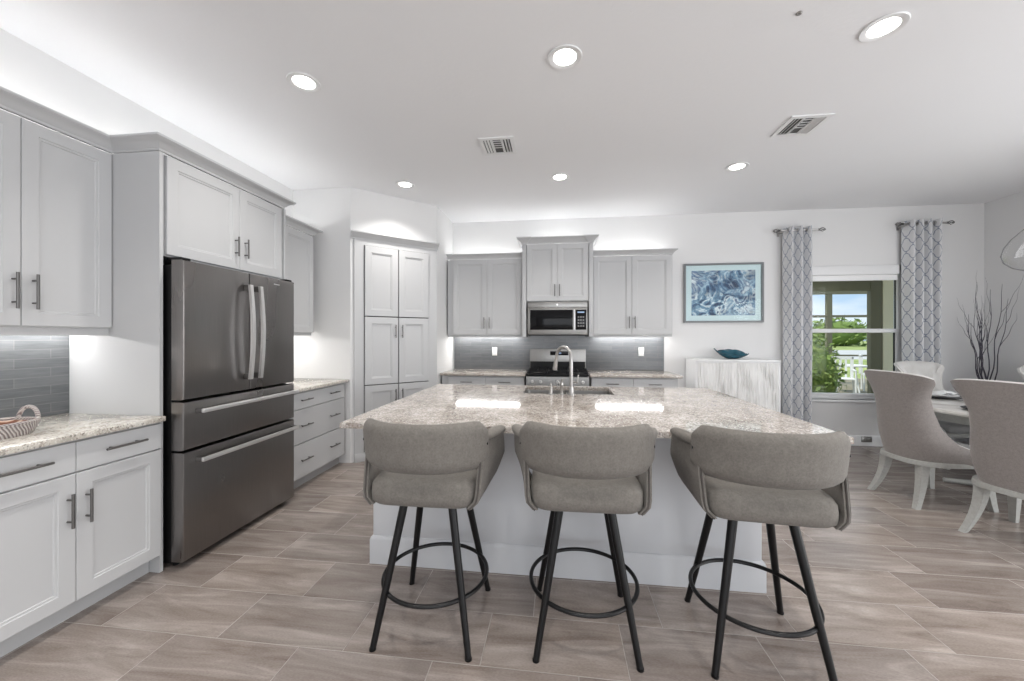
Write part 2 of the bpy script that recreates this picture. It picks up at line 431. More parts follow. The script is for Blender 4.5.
# ------------------------------------------------------------------ cabinets (local frame: front faces -y at y = 0, x along the run)
def handle(name, x, z, L, vertical, parent, m='pewter', y=0, px=0, pz=0):
    b = B(); r = .006; so = .032
    if vertical:
        b.tube([(x, y - so, z - L / 2), (x, y - so, z + L / 2)], r, 10)
        for q in (-1, 1): b.tube([(x, y, z + q * L * .32), (x, y - so, z + q * L * .32)], r * .75, 8)
    else:
        b.tube([(x - L / 2, y - so, z), (x + L / 2, y - so, z)], r, 10)
        for q in (-1, 1): b.tube([(x + q * L * .32, y, z), (x + q * L * .32, y - so, z)], r * .75, 8)
    return b.out(name, m, parent)
G = .0015
def door(par, x0, x1, z0, z1, hx=None, hz=None, hl=.15, fw=.062):
    d = B().front(x0 + G, x1 - G, z0 + G, z1 - G, -.021, .020, fw).out('door', 'cab', par)
    if hx is not None: handle('handle', hx, hz, hl, True, d, 'pewter', -.021)
    return d
def drawer(par, x0, x1, z0, z1, hxs=(), hl=.15, fw=0):
    d = B().front(x0 + G, x1 - G, z0 + G, z1 - G, -.021, .020, fw).out('drawer', 'cab', par)
    for hx in hxs: handle('handle', hx, (z0 + z1) / 2 + .005, hl, False, d, 'pewter', -.021)
    return d
CROWN = lambda z0, h=.07, o=.065: [(-.015, z0), (.004, z0), (.006, z0 + .012), (.014, z0 + .018), (.022, z0 + .030), (.040, z0 + .045), (o - .008, z0 + h - .018), (o, z0 + h - .012), (o, z0 + h), (-.015, z0 + h)]

# left run: uppers + base, faces +x  => rz = 90deg, local x = world Y
RZ = R(90)
XF_B, XF_U, XF_F = -2.292 + .021, -2.57 + .021 - .021, -2.298
UX = -2.631     # carcass face of wall units
# -- base unit left
Y0, Y1 = 1.155, 1.942
bu = thing('base_cabinet', 'light grey base cabinet with two drawers and two doors left of the refrigerator', 'cabinet', (-2.30, Y0, 0), RZ)
W = Y1 - Y0
B().box(0, W, .0, .60, .105, .882).out('body', 'cab', bu, 0)
B().box(0, W, .065, .60, 0, .104).out('toe_kick', 'toe', bu, 0)
h = W / 2
drawer(bu, 0, h, .727, .872, [h / 2], .19); drawer(bu, h, W, .727, .872, [h / 2 + h], .19)
door(bu, 0, h, .11, .722, h - .033, .555, .16); door(bu, h, W, .11, .722, h + .068 - .03, .553, .16)
# counter left
def counter(name, label, pts_box, m, z0=.884, z1=.914):
    o = B().box(*pts_box, z0, z1, .004).out(name, m); tag(o, label, 'countertop'); return o
counter('countertop', 'cream granite countertop under the woven tray, left of the refrigerator', (XL + .011, -2.252, 1.15, 1.943), 'granite_light')
# -- end panel beside fridge (left)
o = B().box(XL + .001, -2.298, 1.945, 1.965, 0, 2.452).out('end_panel', 'cab', smooth=0)
tag(o, 'tall light grey end panel between left counter and refrigerator', 'panel')
# -- wall unit left
wu = thing('wall_cabinet', 'light grey two-door wall cabinet above the counter with the woven tray', 'cabinet', (UX, Y0, 0), RZ)
B().box(0, W, .0, .288, 1.42, 2.452).out('body', 'cab', wu, 0)
door(wu, 0, h + .011, 1.424, 2.447, h - .020, 1.595, .175); door(wu, h + .011, W, 1.424, 2.447, h + .052, 1.595, .175)
B().box(0, W, .002, .02, 1.378, 1.419, .002).out('light_rail', 'cab', wu)
B().box(.03, W - .012, .19, .245, 1.410, 1.4185).out('led_strip', 'led', wu, 0)
inv = (Matrix.Translation((UX, Y0, 0)) @ Matrix.Rotation(RZ, 4, 'Z')).inverted()
B().sweep([(UX + .021, Y0), (UX + .021, 1.944)], CROWN(2.454)).out('crown_molding', 'cab', wu, 35, inv)
B().box(.02, W - .02, .10, .13, 2.454, 2.466).out('uplight_strip', 'uplight', wu, 0)
# -- cabinet over fridge
FX0, FX1 = 1.9655, 2.955
fu = thing('wall_cabinet', 'deep light grey two-door cabinet directly above the refrigerator', 'cabinet', (-2.319, FX0 + .0005, 0), RZ)
W = FX1 - FX0 - .001
B().box(0, W, .0, .60, 1.85, 2.452).out('body', 'cab', fu, 0)
c = 2.508 - FX0
door(fu, .022, c, 1.858, 2.447, c - .042, 2.018, .14); door(fu, c, W - .022, 1.858, 2.447, c + .042, 2.018, .14)
inv = (Matrix.Translation((-2.319, FX0 + .0005, 0)) @ Matrix.Rotation(RZ, 4, 'Z')).inverted()
B().sweep([(-2.605, 1.945), (-2.298, 1.945), (-2.298, FX1), (-2.60, FX1)], CROWN(2.454)).out('crown_molding', 'cab', fu, 35, inv)
B().box(.02, W - .02, .42, .45, 2.454, 2.466).out('uplight_strip', 'uplight', fu, 0)
o = B().box(XL + .001, -2.298, 2.957, 2.977, 0, 2.452).out('end_panel', 'cab', smooth=0)
tag(o, 'light grey end panel between refrigerator and drawer bank', 'panel')
# -- drawer bank right of fridge
Y0, Y1 = 2.98, 3.875; W = Y1 - Y0
db = thing('drawer_cabinet', 'light grey three-drawer base cabinet between the refrigerator and the pantry corner', 'cabinet', (-2.30, Y0, 0), RZ)
B().box(0, W, .0, .60, .105, .882).out('body', 'cab', db, 0)
B().box(0, W, .065, .60, 0, .104).out('toe_kick', 'toe', db, 0)
for z0, z1 in ((.727, .872), (.42, .722), (.11, .415)):
    drawer(db, 0, W - .03, z0, z1, [.215, W - .03 - .215], .15)
counter('countertop', 'cream granite countertop over the drawer bank right of the refrigerator', (XL + .001, -2.252, 2.979, 3.886), 'granite_light')
ru = thing('wall_cabinet', 'light grey two-door wall cabinet over the drawer bank, partly behind the refrigerator', 'cabinet', (UX, Y0, 0), RZ)
W = 3.80 - Y0
B().box(0, W, .0, .288, 1.415, 2.452).out('body', 'cab', ru, 0)
B().box(0, W, .002, .02, 1.385, 1.414, .002).out('light_rail', 'cab', ru)
door(ru, 0, .37, 1.417, 2.447, .33, 1.57, .15); door(ru, .37, W, 1.417, 2.447, .41, 1.57, .15)
B().box(0.02, W - .02, .18, .235, 1.405, 1.4145).out('led_strip', 'led', ru, 0)
inv = (Matrix.Translation((UX, Y0, 0)) @ Matrix.Rotation(RZ, 4, 'Z')).inverted()
B().sweep([(UX + .021, 2.982), (UX + .021, 3.80), (UX - .30, 3.80)], CROWN(2.454)).out('crown_molding', 'cab', ru, 35, inv)
B().box(.02, W - .02, .10, .13, 2.454, 2.466).out('uplight_strip', 'uplight', ru, 0)

# -- pantry cabinet in the diagonal wall
pc = thing('pantry_cabinet', 'tall light grey pantry cabinet with three rows of paired doors across the corner', 'cabinet', (PA.x + math.sin(PANG) * .001, PA.y - math.cos(PANG) * .001, 0), PANG)
f0, f1 = .035, PL - .01
B().box(f0, f1, -.018, -.0005, .0, 2.45).out('face_frame', 'cab', pc, 0)
B().box(.135, .895, -.0195, -.0185, .10, 2.385).out('shadow_gap', 'gap', pc, 0)
pd = []
for z0, z1, hz in ((1.602, 2.38, None), (.838, 1.594, 1.435), (.105, .830, .70)):
    for x0, x1, hx in ((.140, .514, .514 - .036), (.521, .890, .521 + .036)):
        d = B().front(x0 + .002, x1 - .002, z0 + .002, z1 - .002, -.040, .020, .07).out('door', 'cab', pc)
        if hz: handle('handle', hx, hz, .15, True, d, 'pewter', -.040)
inv = (Matrix.Translation((PA.x, PA.y, 0)) @ Matrix.Rotation(PANG, 4, 'Z')).inverted()
B().sweep([(0.0, -.018), (PL, -.018)], CROWN(2.445, .075, .06)).out('crown_molding', 'cab', pc)
B().box(f0, f1, -.03, -.0185, 0, .09, .003).out('toe_kick', 'cab', pc)

# -- back run (rz = 0), carcass face Y 4.981 for uppers, base face 4.70
YU = 4.981
def back_wall_unit(label, x0, x1, d0, d1, left_end, right_end):
    u = thing('wall_cabinet', label, 'cabinet', (x0, YU, 0)); W = x1 - x0
    B().box(0, W, 0, YB - YU - .001, 1.40, 2.405).out('body', 'cab', u, 0)
    c = (d0 + d1) / 2 - x0
    door(u, d0 - x0, c, 1.402, 2.402, c - .035, 1.555, .15); door(u, c, d1 - x0, 1.402, 2.402, c + .035, 1.555, .15)
    B().box(0.0, W, .003, .02, 1.372, 1.399, .002).out('light_rail', 'cab', u)
    B().box(.06, W - .06, .19, .25, 1.3905, 1.3995).out('led_strip', 'led', u, 0)
    path = []
    if left_end: path.append((0, .30))
    path += [(0, -.021), (W, -.021)]
    if right_end: path.append((W, .30))
    B().sweep(path, CROWN(2.407, .062, .05)).out('crown_molding', 'cab', u)
    B().box(.03, W - .03, .13, .16, 2.407, 2.42).out('uplight_strip', 'uplight', u, 0)
    return u
back_wall_unit('light grey two-door wall cabinet left of the microwave', -1.475, -.466, -1.40, -.47, False, False)
back_wall_unit('light grey two-door wall cabinet right of the microwave', .444, 1.425, .448, 1.41, False, True)
# centre unit above microwave with pilasters
cu = thing('wall_cabinet', 'raised light grey two-door cabinet with pilasters above the microwave', 'cabinet', (-.01, 4.90, 0))
B().box(-.395, .395, 0, YB - 4.901, 1.825, 2.565).out('body', 'cab', cu, 0)
door(cu, -.39, 0, 1.83, 2.56, -.03, 1.965, .15); door(cu, 0, .39, 1.83, 2.56, .03, 1.965, .15)
for sx in (-1, 1):
    a, b = sorted((sx * .397, sx * .450))
    p = B().box(a, b, -.022, YB - 4.901, 1.375, 2.565, .002)
    p.box(a - .003 if sx < 0 else a, b if sx < 0 else b + .003, -.027, .06, 1.372, 1.395, .002).out('pilaster', 'cab', cu)
B().sweep([(-.455, .36), (-.455, -.040), (-.385, -.040), (-.385, -.021), (.385, -.021), (.385, -.040), (.455, -.040), (.455, .36)], CROWN(2.567, .075, .06)).out('crown_molding', 'cab', cu)
B().box(-.35, .35, .2, .23, 2.567, 2.58).out('uplight_strip', 'uplight', cu, 0)

def back_base(label, x0, x1, d0, d1):
    u = thing('base_cabinet', label, 'cabinet', (x0, 4.715, 0)); W = x1 - x0
    B().box(0, W, 0, YB - 4.716, .105, .882).out('body', 'cab', u, 0)
    B().box(0, W, .065, YB - 4.716, 0, .104).out('toe_kick', 'toe', u, 0)
    c = (d0 + d1) / 2 - x0
    for a, b, hx in ((d0 - x0, c, -1), (c, d1 - x0, 1)):
        drawer(u, a, b, .727, .872, [(a + b) / 2], .15)
        door(u, a, b, .11, .722, c + hx * .035, .60, .15)
back_base('light grey base cabinet left of the gas range', -1.474, -.412, -1.385, -.417)
back_base('light grey base cabinet right of the gas range', .398, 1.412, .404, 1.39)
counter('countertop', 'granite countertop left of the gas range below grey splash tiles', (-1.485, -.400, 4.66, YB - .0115), 'granite')
counter('countertop', 'granite countertop right of the gas range below grey splash tiles', (.386, 1.455, 4.66, YB - .0115), 'granite')
# backsplashes
o = B().box(-1.47, 1.405, YB - .010, YB - .0005, .9145, 1.40).out('backsplash', 'splash', smooth=0); tag(o, 'grey glass tile backsplash behind the gas range', 'backsplash')
o = B().box(XL + .0005, XL + .010, 1.15, 1.944, .9145, 1.418).out('backsplash', 'splash', smooth=0); tag(o, 'grey glass tile backsplash behind the woven tray', 'backsplash')
def outlet(x, z, label):
    t = thing('wall_outlet', label, 'outlet', (x, YB - .0105, z))
    B().box(-.035, .035, -.006, 0, -.058, .058, .002).out('cover_plate', 'white_plastic', t)
    for q in (-1, 1): B().rrect(0, 0, .034, .026, .008, [(.006, 0), (.0085, .001)]).out('socket', 'white_plastic', t, 35, Matrix.Translation((0, 0, q * .021)) @ Matrix.Rotation(R(90), 4, 'X'))
outlet(-.885, 1.168, 'white outlet on grey splash tiles left of the range')
outlet(1.11, 1.172, 'white outlet on grey splash tiles right of the range')

# ------------------------------------------------------------------ refrigerator (local: x along world Y, front -y)
fr = thing('refrigerator', 'dark stainless four-door refrigerator with bright bar handles', 'refrigerator', (-2.18, 1.975, 0), RZ)
W = .955
B().box(.012, W - .012, .085, .70, .03, 1.80, .006).out('body', 'black', fr)
def fdoor(nm, x0, x1, z0, z1):
    b = B()
    rings = []
    for ins, yy in ((0, .078), (0, .012), (.004, .003), (.012, 0)):
        rings.append([(x0 + ins, yy, z0 + ins), (x1 - ins, yy, z0 + ins), (x1 - ins, yy, z1 - ins), (x0 + ins, yy, z1 - ins)])
    b.loft(rings); return b.out(nm, 'steel_dark', fr, 25)
c = .51 - .02
dl = fdoor('door', .004, c - .002, .998, 1.825); dr = fdoor('door', c + .002, W - .004, .998, 1.825)
d1 = fdoor('drawer', .004, W - .004, .700, .985); d2 = fdoor('drawer', .004, W - .004, .045, .686)
for par, x in ((dl, c - .045), (dr, c + .045)):
    pts = [(x, -.045 - .022 * math.sin(math.pi * k / 12), 1.735 - .66 * k / 12) for k in range(13)]
    b = B(); b.loft([[(p[0] - .013, p[1] - .009, p[2]), (p[0] + .013, p[1] - .009, p[2]), (p[0] + .013, p[1] + .009, p[2]), (p[0] - .013, p[1] + .009, p[2])] for p in pts])
    hd = b.out('handle', 'handle_steel', par)
    for z in (1.715, 1.095): B().box(x - .011, x + .011, -.040, .0005, z - .02, z + .02, .003).out('handle_mount', 'pewter', par)
for par, z in ((d1, .925), (d2, .630)):
    b = B().box(.075, W - .03, -.062, -.044, z - .013, z + .013, .004); hd = b.out('handle', 'handle_steel', par)
    for x in (.09, W - .045): B().box(x - .012, x + .012, -.046, .0005, z - .016, z + .012, .003).out('handle_mount', 'pewter', par)
for x in (.01, W - .07): B().box(x, x + .06, .02, .12, 1.826, 1.842, .004).out('hinge_cover', 'black', fr)
B().box(.72, .78, -.0008, .0005, 1.775, 1.783).out('badge', 'handle_steel', dr, 0)
for x in (.06, W - .06): B().lathe([(.018, 0), (.018, .03)], (x, .11, 0), 14).out('foot', 'black', fr)
B().box(.03, W - .03, .09, .10, .012, .045).out('kick_grille', 'black', fr, 0)

# ------------------------------------------------------------------ microwave
mw = thing('microwave', 'stainless over-range microwave with black glass door', 'microwave', (-.01, 4.88, 1.40))
B().box(-.379, .379, .02, YB - 4.892, .0, .418, .003).out('body', 'steel', mw)
B().box(-.379, .379, -.004, .0195, .345, .418, .004).out('vent_panel', 'steel', mw)
d = B().box(-.379, .379, -.006, .0195, .0, .344, .004).out('door', 'steel', mw)
B().box(-.345, .195, -.009, -.0055, .062, .315, .002).out('window', 'black_glass', d)
B().box(.232, .365, -.009, -.0055, .062, .315, .002).out('control_panel', 'black_glass', mw)
B().box(.255, .34, -.010, -.0092, .275, .292).out('display', 'display', mw, 0)
b = B()
for i in range(4):
    for j in range(3): b.box(.258 + j * .03, .278 + j * .03, -.0098, -.0092, .10 + i * .038, .118 + i * .038)
b.out('keypad', 'pewter', mw, 0)
b = B().tube([(.213, -.034, .065), (.213, -.034, .315)], .009, 10); b.tube([(.213, -.034, .085), (.213, -.006, .085)], .006, 8); b.tube([(.213, -.034, .295), (.213, -.006, .295)], .006, 8)
b.out('handle', 'handle_steel', d)
B().lathe([(.013, 0), (.013, .003)], (0, -.0075, .382), 20, 'y').out('badge', 'handle_steel', mw)
B().box(-.36, .36, .03, .3, -.012, -.001).out('underside_grille', 'black', mw, 0)

# ------------------------------------------------------------------ gas range
rg = thing('gas_range', 'stainless gas range with black cooktop and backguard', 'range', (-.006, 4.655, 0))
B().box(-.379, .379, .03, .62, .05, .895, .003).out('body', 'steel', rg)
B().box(-.379, .379, .0, .029, .16, .745, .004).out('oven_door', 'steel', rg)
B().box(-.29, .29, -.003, .001, .28, .62, .002).out('oven_window', 'black_glass', rg)
b = B().tube([(-.33, -.045, .70), (.33, -.045, .70)], .012, 10)
for x in (-.30, .30): b.tube([(x, -.045, .70), (x, 0, .70)], .008, 8)
b.out('oven_handle', 'handle_steel', rg)
B().box(-.379, .379, .0, .029, .05, .152, .004).out('storage_drawer', 'steel', rg)
B().loft([[(-.379, -.012, .765), (.379, -.012, .765), (.379, .03, .755), (-.379, .03, .755)], [(-.379, -.005, .885), (.379, -.005, .885), (.379, .03, .895), (-.379, .03, .895)]]).out('control_panel', 'steel', rg)
for x in (-.305, -.205, .0, .205, .305):
    k = B().lathe([(.021, -.013), (.021, -.022), (.017, -.048), (.015, -.050)], (x, 0, .825), 20, 'y').out('knob', 'handle_steel', rg)
B().box(-.379, .379, -.005, .575, .8955, .918, .006).out('cooktop', 'black', rg)
for gx in (-.25, 0, .25):
    b = B()
    for x in (-.115, 0, .115): b.box(gx + x - .006, gx + x + .006, .04, .55, .938, .952)
    for y in (.045, .17, .295, .42, .545): b.box(gx - .12, gx + .12, y - .006, y + .006, .938, .952)
    for x in (-.115, .115):
        for y in (.045, .545): b.box(gx + x - .006, gx + x + .006, y - .006, y + .006, .9185, .94)
    b.out('grate', 'black', rg, 0)
for x, y in ((-.25, .16), (-.25, .42), (.25, .16), (.25, .42), (0, .29)):
    B().lathe([(.045, .9185), (.045, .926), (.032, .928), (.032, .935), (.028, .937)], (x, y, 0), 20).out('burner', 'pewter', rg)
bg = B().box(-.379, .379, .577, .62, .90, 1.205, .004).out('backguard', 'steel', rg)
B().box(-.372, .372, .573, .5765, .918, 1.035).out('lower_backguard', 'black', rg, 0)
B().box(-.10, .145, .573, .5765, 1.12, 1.175, .001).out('clock_panel', 'black_glass', bg)
B().box(.0, .05, .572, .5728, 1.14, 1.158).out('clock_digits', 'display', bg, 0)

# ------------------------------------------------------------------ island
IX0, IX1, IY0, IY1 = -1.115, 1.09, 2.195, 3.54
isl = thing('kitchen_island', 'large pale grey kitchen island behind the three bar stools', 'island', (0, 2.8, 0))
iv = Matrix.Translation((0, -2.8, 0))
SX0, SX1, SY0, SY1 = -.285, .445, 3.075, 3.50
def frame_solid(b, o, h, z0, z1):
    """slab o with rectangular hole h"""
    def lv(r, z): return [(r[0], r[2], z), (r[1], r[2], z), (r[1], r[3], z), (r[0], r[3], z)]
    rs = [b.ring(lv(r, z)) for r, z in ((o, z0), (o, z1), (h, z1), (h, z0))]
    for k in range(4):
        p, q = rs[k], rs[(k + 1) % 4]
        for i in range(4): b.m.faces.new((p[i], p[(i + 1) % 4], q[(i + 1) % 4], q[i]))
    return b
frame_solid(B(), (IX0, IX1, IY0, IY1), (SX0 - .03, SX1 + .03, SY0 - .03, SY1 + .03), .0, .882).out('body', 'island', isl, 0, iv)
B().sweep([(IX0, IY1), (IX0, IY0), (IX1, IY0), (IX1, IY1)][::1], [(0, 0), (.016, 0), (.016, .145), (.010, .16), (.003, .165), (0, .165)]).out('baseboard', 'island', isl, 35, iv)
for k in range(3):
    x0 = IX0 + .03 + k * .73
    d = B().front(x0, x0 + .70, -.87, -.12, 0, .018, .06)
    d.m.transform(Matrix.Translation((0, IY1 + .0185, 0)) @ Matrix.Scale(-1, 4, (0, 1, 0)) @ Matrix.Scale(-1, 4, (0, 0, 1)))
    d.out('door', 'island', isl, 35, iv)
ct = B(); frame_solid(ct, (-1.155, 1.335, 1.90, 3.575), (SX0, SX1, SY0, SY1), .884, .914)
es = [e for e in ct.m.edges if all(abs(v.co.z - .914) < 1e-4 for v in e.verts) and (all(v.co.y < 1.95 for v in e.verts) or all(v.co.x > 1.3 for v in e.verts) or all(v.co.x < -1.1 for v in e.verts) or all(v.co.y > 3.55 for v in e.verts))]
bmesh.ops.bevel(ct.m, geom=es, offset=.004, segments=2, affect='EDGES')
o = ct.out('countertop', 'granite'); tag(o, 'wide speckled granite island countertop with a cut-out for the sink', 'countertop')
# sink
sk = thing('sink', 'stainless undermount double-bowl sink in the island', 'sink', ((SX0 + SX1) / 2, (SY0 + SY1) / 2, .883))
for a, b_ in ((SX0, .07), (.09, SX1)):
    cxk = (a + b_) / 2 - (SX0 + SX1) / 2; w = b_ - a; d = SY1 - SY0
    b = B(); b.rrect(cxk, 0, w + .02, d + .02, .05, [(0, 0), (-.20, .012), (-.203, .03)]) ; b.m.faces.ensure_lookup_table()
    # open bowl: outer shell then inner shell
    b2 = B(); rings = []
    def rr(ins, z, w=w, d=d, cxk=cxk):
        out = []; r = .05
        for qx, qy, a0 in ((1, 1, 0), (-1, 1, 90), (-1, -1, 180), (1, -1, 270)):
            for k in range(6):
                an = R(a0 + 18 * k); out.append((cxk + qx * (w / 2 - ins - r) + r * math.cos(an), qy * (d / 2 - ins - r) + r * math.sin(an), z))
        return out
    b.m.free()
    b2.loft([rr(-.006, -.001), rr(.000, -.205), rr(.05, -.21), rr(.055, -.206), rr(.006, -.198), rr(.0, -.001)], True, False, False)
    b2.m.verts.ensure_lookup_table()
    nv = len(b2.m.verts); rg0 = b2.m.verts[0:24]; rgl = b2.m.verts[nv - 24:nv]
    for i in range(24): b2.m.faces.new((rg0[i], rg0[(i + 1) % 24], rgl[(i + 1) % 24], rgl[i]))
    b2.m.faces.new(b2.m.verts[48:72][::-1] if 0 else [b2.m.verts[i] for i in range(48, 72)]); b2.m.faces.new([b2.m.verts[i] for i in range(95, 71, -1)])
    b2.out('bowl', 'steel', sk)
    B().lathe([(.04, -.2058), (.04, -.204), (.03, -.2035)], (cxk, 0, 0), 20).out('drain', 'chrome', sk)
# faucet
fa = thing('faucet', 'brushed nickel gooseneck pull-down faucet behind the island sink', 'faucet', (.104, 3.03, .9145))
B().lathe([(.030, 0), (.030, .008), (.022, .014), (.020, .05), (.018, .06)], (0, 0, 0), 24).out('base', 'nickel', fa)
pts = [(0, 0, .05), (0, 0, .14), (0, 0, .24)]
dx, dy = -.115, .165
for k in range(1, 13):
    a = math.pi * k / 12; q = (1 - math.cos(a)) / 2
    pts.append((dx * q, dy * q, .29 + .085 * math.sin(a)))
pts.append((dx * 1.03, dy * 1.03, .27))
B().tube(pts, .0135, 14).out('spout', 'nickel', fa)
B().tube([(dx * 1.03, dy * 1.03, .275), (dx * 1.08, dy * 1.08, .23), (dx * 1.13, dy * 1.13, .18)], [.015, .018, .020], 14).out('spray_head', 'nickel', fa)
B().tube([(.015, 0, .10), (.045, -.01, .105), (.05, -.012, .108)], .009, 10).tube([(.045, -.01, .103), (.055, -.01, .16)], [.007, .005], 8).out('lever', 'nickel', fa)
sd = thing('soap_dispenser', 'slim brushed nickel soap dispenser pump left of the faucet', 'soap dispenser', (-.055, 3.025, .9145))
B().lathe([(.020, 0), (.020, .006), (.013, .010), (.013, .06), (.009, .065), (.009, .085)], (0, 0, 0), 20).out('body', 'nickel', sd)
B().tube([(0, -.005, .087), (0, .02, .09), (0, .05, .082)], .006, 8).out('nozzle', 'nickel', sd)
hs = thing('filter_tap', 'small brushed nickel filtered-water tap between dispenser and faucet', 'tap', (.030, 3.03, .9145))
B().lathe([(.016, 0), (.016, .005), (.011, .01), (.011, .07), (.014, .075), (.012, .095)], (0, 0, 0), 18).out('body', 'nickel', hs)
B().tube([(0, 0, .06), (-.02, .05, .085), (-.025, .07, .07)], .006, 8).out('spout', 'nickel', hs)
B().tube([(0, 0, .09), (.005, -.005, .125)], .005, 8).out('lever', 'nickel', hs)

# ------------------------------------------------------------------ bar stools (local: faces +y)
def make_stool(label, loc, rz):
    t = thing('bar_stool', label, 'bar stool', (*loc, 0), 0, 'bar stools at the island')
    t.rotation_euler = (0, 0, rz)
    # seat: rounded cushion, softly crowned
    b = B(); rings = []
    for z, ins in ((.634, .045), (.637, .018), (.652, .003), (.685, 0), (.720, .003), (.738, .014), (.748, .04), (.752, .10)):
        ring = []
        for k in range(44):
            a = 2 * math.pi * k / 44; c, s_ = math.cos(a), math.sin(a)
            w, d = .244 - ins, .25 - ins
            ring.append((w * math.copysign(abs(c) ** .26, c), .005 + d * math.copysign(abs(s_) ** .34, s_), z))
        rings.append(ring)
    b.loft(rings).out('seat', 'suede', t, 60)
    # curved backrest band
    A, Bk = [], []; nx = 28; nz = 12
    for j in range(nz + 1):
        v = j / nz; ra, rb = [], []
        for i in range(nx + 1):
            u = -1 + 2 * i / nx
            corner = 1 - (1 - math.sqrt(max(0, 1 - max(0, (abs(2 * v - 1) - .62) / .38) ** 2))) * .045
            x = .290 * u * corner
            zc = .902; hh = .106 * (1 - .30 * max(0, (abs(u) - .88) / .12) ** 2)
            z = zc + (2 * v - 1) * hh
            yb = -.285 + .135 * abs(u) ** 2.4 - .012 * (2 * v - 1)
            th = .030 * (1 - .75 * abs(2 * v - 1) ** 6) * (1 - .6 * abs(u) ** 10)
            ra.append((x, yb - th, z)); rb.append((x * .985, yb + th, z))
        A.append(ra); Bk.append(rb)
    B().grid_solid(A, Bk).out('backrest', 'suede', t, 75)
    for s_ in (-1, 1):
        # flared arm panel from seat side up to the arm
        A, Bk = [], []
        for j in range(11):
            v = j / 10; ra, rb = [], []
            for i in range(15):
                u = i / 14
                z = .640 + (.912 - .640) * v
                yy = -.232 + .065 * v + (.35 - .16 * v) * u
                xt = .258 + .062 * min(1, u * 1.1)
                x = .248 + (xt - .248) * min(1, v / .62) ** .85 - .030 * max(0, 1 - v / .16) ** 2
                tk = .012 * math.sin(math.pi * min(1, .12 + .88 * v)) ** .3 if 0 else .011
                ra.append((s_ * (x + tk), yy, z)); rb.append((s_ * (x - tk), yy, z))
            A.append(ra); Bk.append(rb)
        p = B().grid_solid(A, Bk).out('arm_panel', 'suede', t, 60)
        # dark seam piping on the rear and lower-front edge
        pts = [((A[j][0][0] + Bk[j][0][0]) / 2, A[j][0][1] - .002, A[j][0][2]) for j in range(11)]
        B().tube(pts, .0045, 6).out('seam', 'suede_edge', p)
        pts = [((A[j][-1][0] + Bk[j][-1][0]) / 2, A[j][-1][1] + .002, A[j][-1][2]) for j in range(11)]
        B().tube(pts, .0045, 6).out('seam', 'suede_edge', p)
        # padded armrest
        rings = []
        for k in range(13):
            q = k / 12; e = .35 + .65 * math.sin(math.pi * min(1, max(.0, q * 1.0))) ** .35
            y_ = -.165 + .182 * q; x_ = .258 + .066 * q; z_ = .925 + .006 * q
            rings.append([(s_ * (x_ + .032 * e * math.cos(a)), y_, z_ + .024 * e * math.sin(a)) for a in [2 * math.pi * m_ / 14 for m_ in range(14)]])
        B().loft(rings).out('armrest', 'suede', t, 70)
        B().lathe([(.007, -.004), (.007, .004)], (s_ * .284, -.165, .905), 12, 'x').out('bolt', 'black', t)
    # swivel
    b = B().lathe([(.105, .600), (.105, .606), (.085, .608), (.085, .624), (.105, .626), (.105, .632)], (0, 0, 0), 28); b.out('swivel_plate', 'black', t)
    fr = B()
    for sx in (-1, 1): fr.tube([(sx * .118, -.125, .600), (sx * .118, .125, .600)], .010, 8)
    for sy in (-1, 1): fr.tube([(-.115, sy * .118, .600), (.115, sy * .118, .600)], .010, 8)
    fr.out('seat_frame', 'black', t)
    for sx in (-1, 1):
        for sy in (-1, 1):
            l = B().tube([(sx * .112, sy * .118, .610), (sx * .162, sy * .170, .31), (sx * .214, sy * .225, .006)], [.019, .0165, .0135], 14).out('leg', 'black', t)
            B().lathe([(.015, 0), (.015, .008)], (sx * .2145, sy * .2255, 0), 14).out('foot_cap', 'black', l)
    B().torus((0, 0, .222), .247, .0095, 64, 10).out('foot_ring', 'black', t)
    return t
s1 = make_stool('grey upholstered bar stool on black legs, leftmost of the three at the island', (-.592, 1.805), R(0))
s2 = dup(s1, (.118, 1.838, 0), R(1), 'grey upholstered bar stool on black legs, middle one of three, in front of faucet')
s3 = dup(s1, (.862, 1.826, 0), R(-5), 'grey upholstered bar stool on black legs, rightmost of three, turned slightly')

# ------------------------------------------------------------------ woven tray on left counter
m = mat('whitewashed_rattan', (.4, .36, .33), .8); n = N(m); v = n.coord()
wv = n.new('TexWave', wave_type='BANDS', bands_direction='DIAGONAL'); n.t.links.new(v, wv.inputs['Vector']); wv.inputs['Scale'].default_value = 42; wv.inputs['Distortion'].default_value = 1.5
n.base(n.ramp(wv.outputs['Fac'], [(.2, (.23, .19, .185)), (.75, (.60, .56, .54))])); n.bump(wv.outputs['Fac'], .8, .006); M['rattan'] = m
m = mat('brown_rattan', (.3, .15, .09), .8); n = N(m); v = n.coord()
wv = n.new('TexWave', wave_type='BANDS', bands_direction='DIAGONAL'); n.t.links.new(v, wv.inputs['Vector']); wv.inputs['Scale'].default_value = 16; wv.inputs['Distortion'].default_value = .6
n.base(n.ramp(wv.outputs['Fac'], [(.3, (.20, .085, .05)), (.6, (.50, .30, .21)), (.9, (.62, .50, .42))])); M['rattan_brown'] = m
wt = thing('woven_tray', 'oblong woven rattan tray with loop handles on the left counter', 'tray', (-2.545, 1.315, .9145), R(90 + 4))
def oval(w, d, z, k=40, e=.55):
    return [(w * math.copysign(abs(math.cos(2 * math.pi * i / k)) ** e, math.cos(2 * math.pi * i / k)), d * math.copysign(abs(math.sin(2 * math.pi * i / k)) ** e, math.sin(2 * math.pi * i / k)), z) for i in range(k)]
b = B(); b.loft([oval(.22, .105, 0), oval(.232, .113, .02), oval(.243, .12, .050), oval(.243, .12, .056), oval(.231, .110, .056), oval(.222, .102, .012)], True, True, True); b.out('basket', 'rattan', wt, 60)
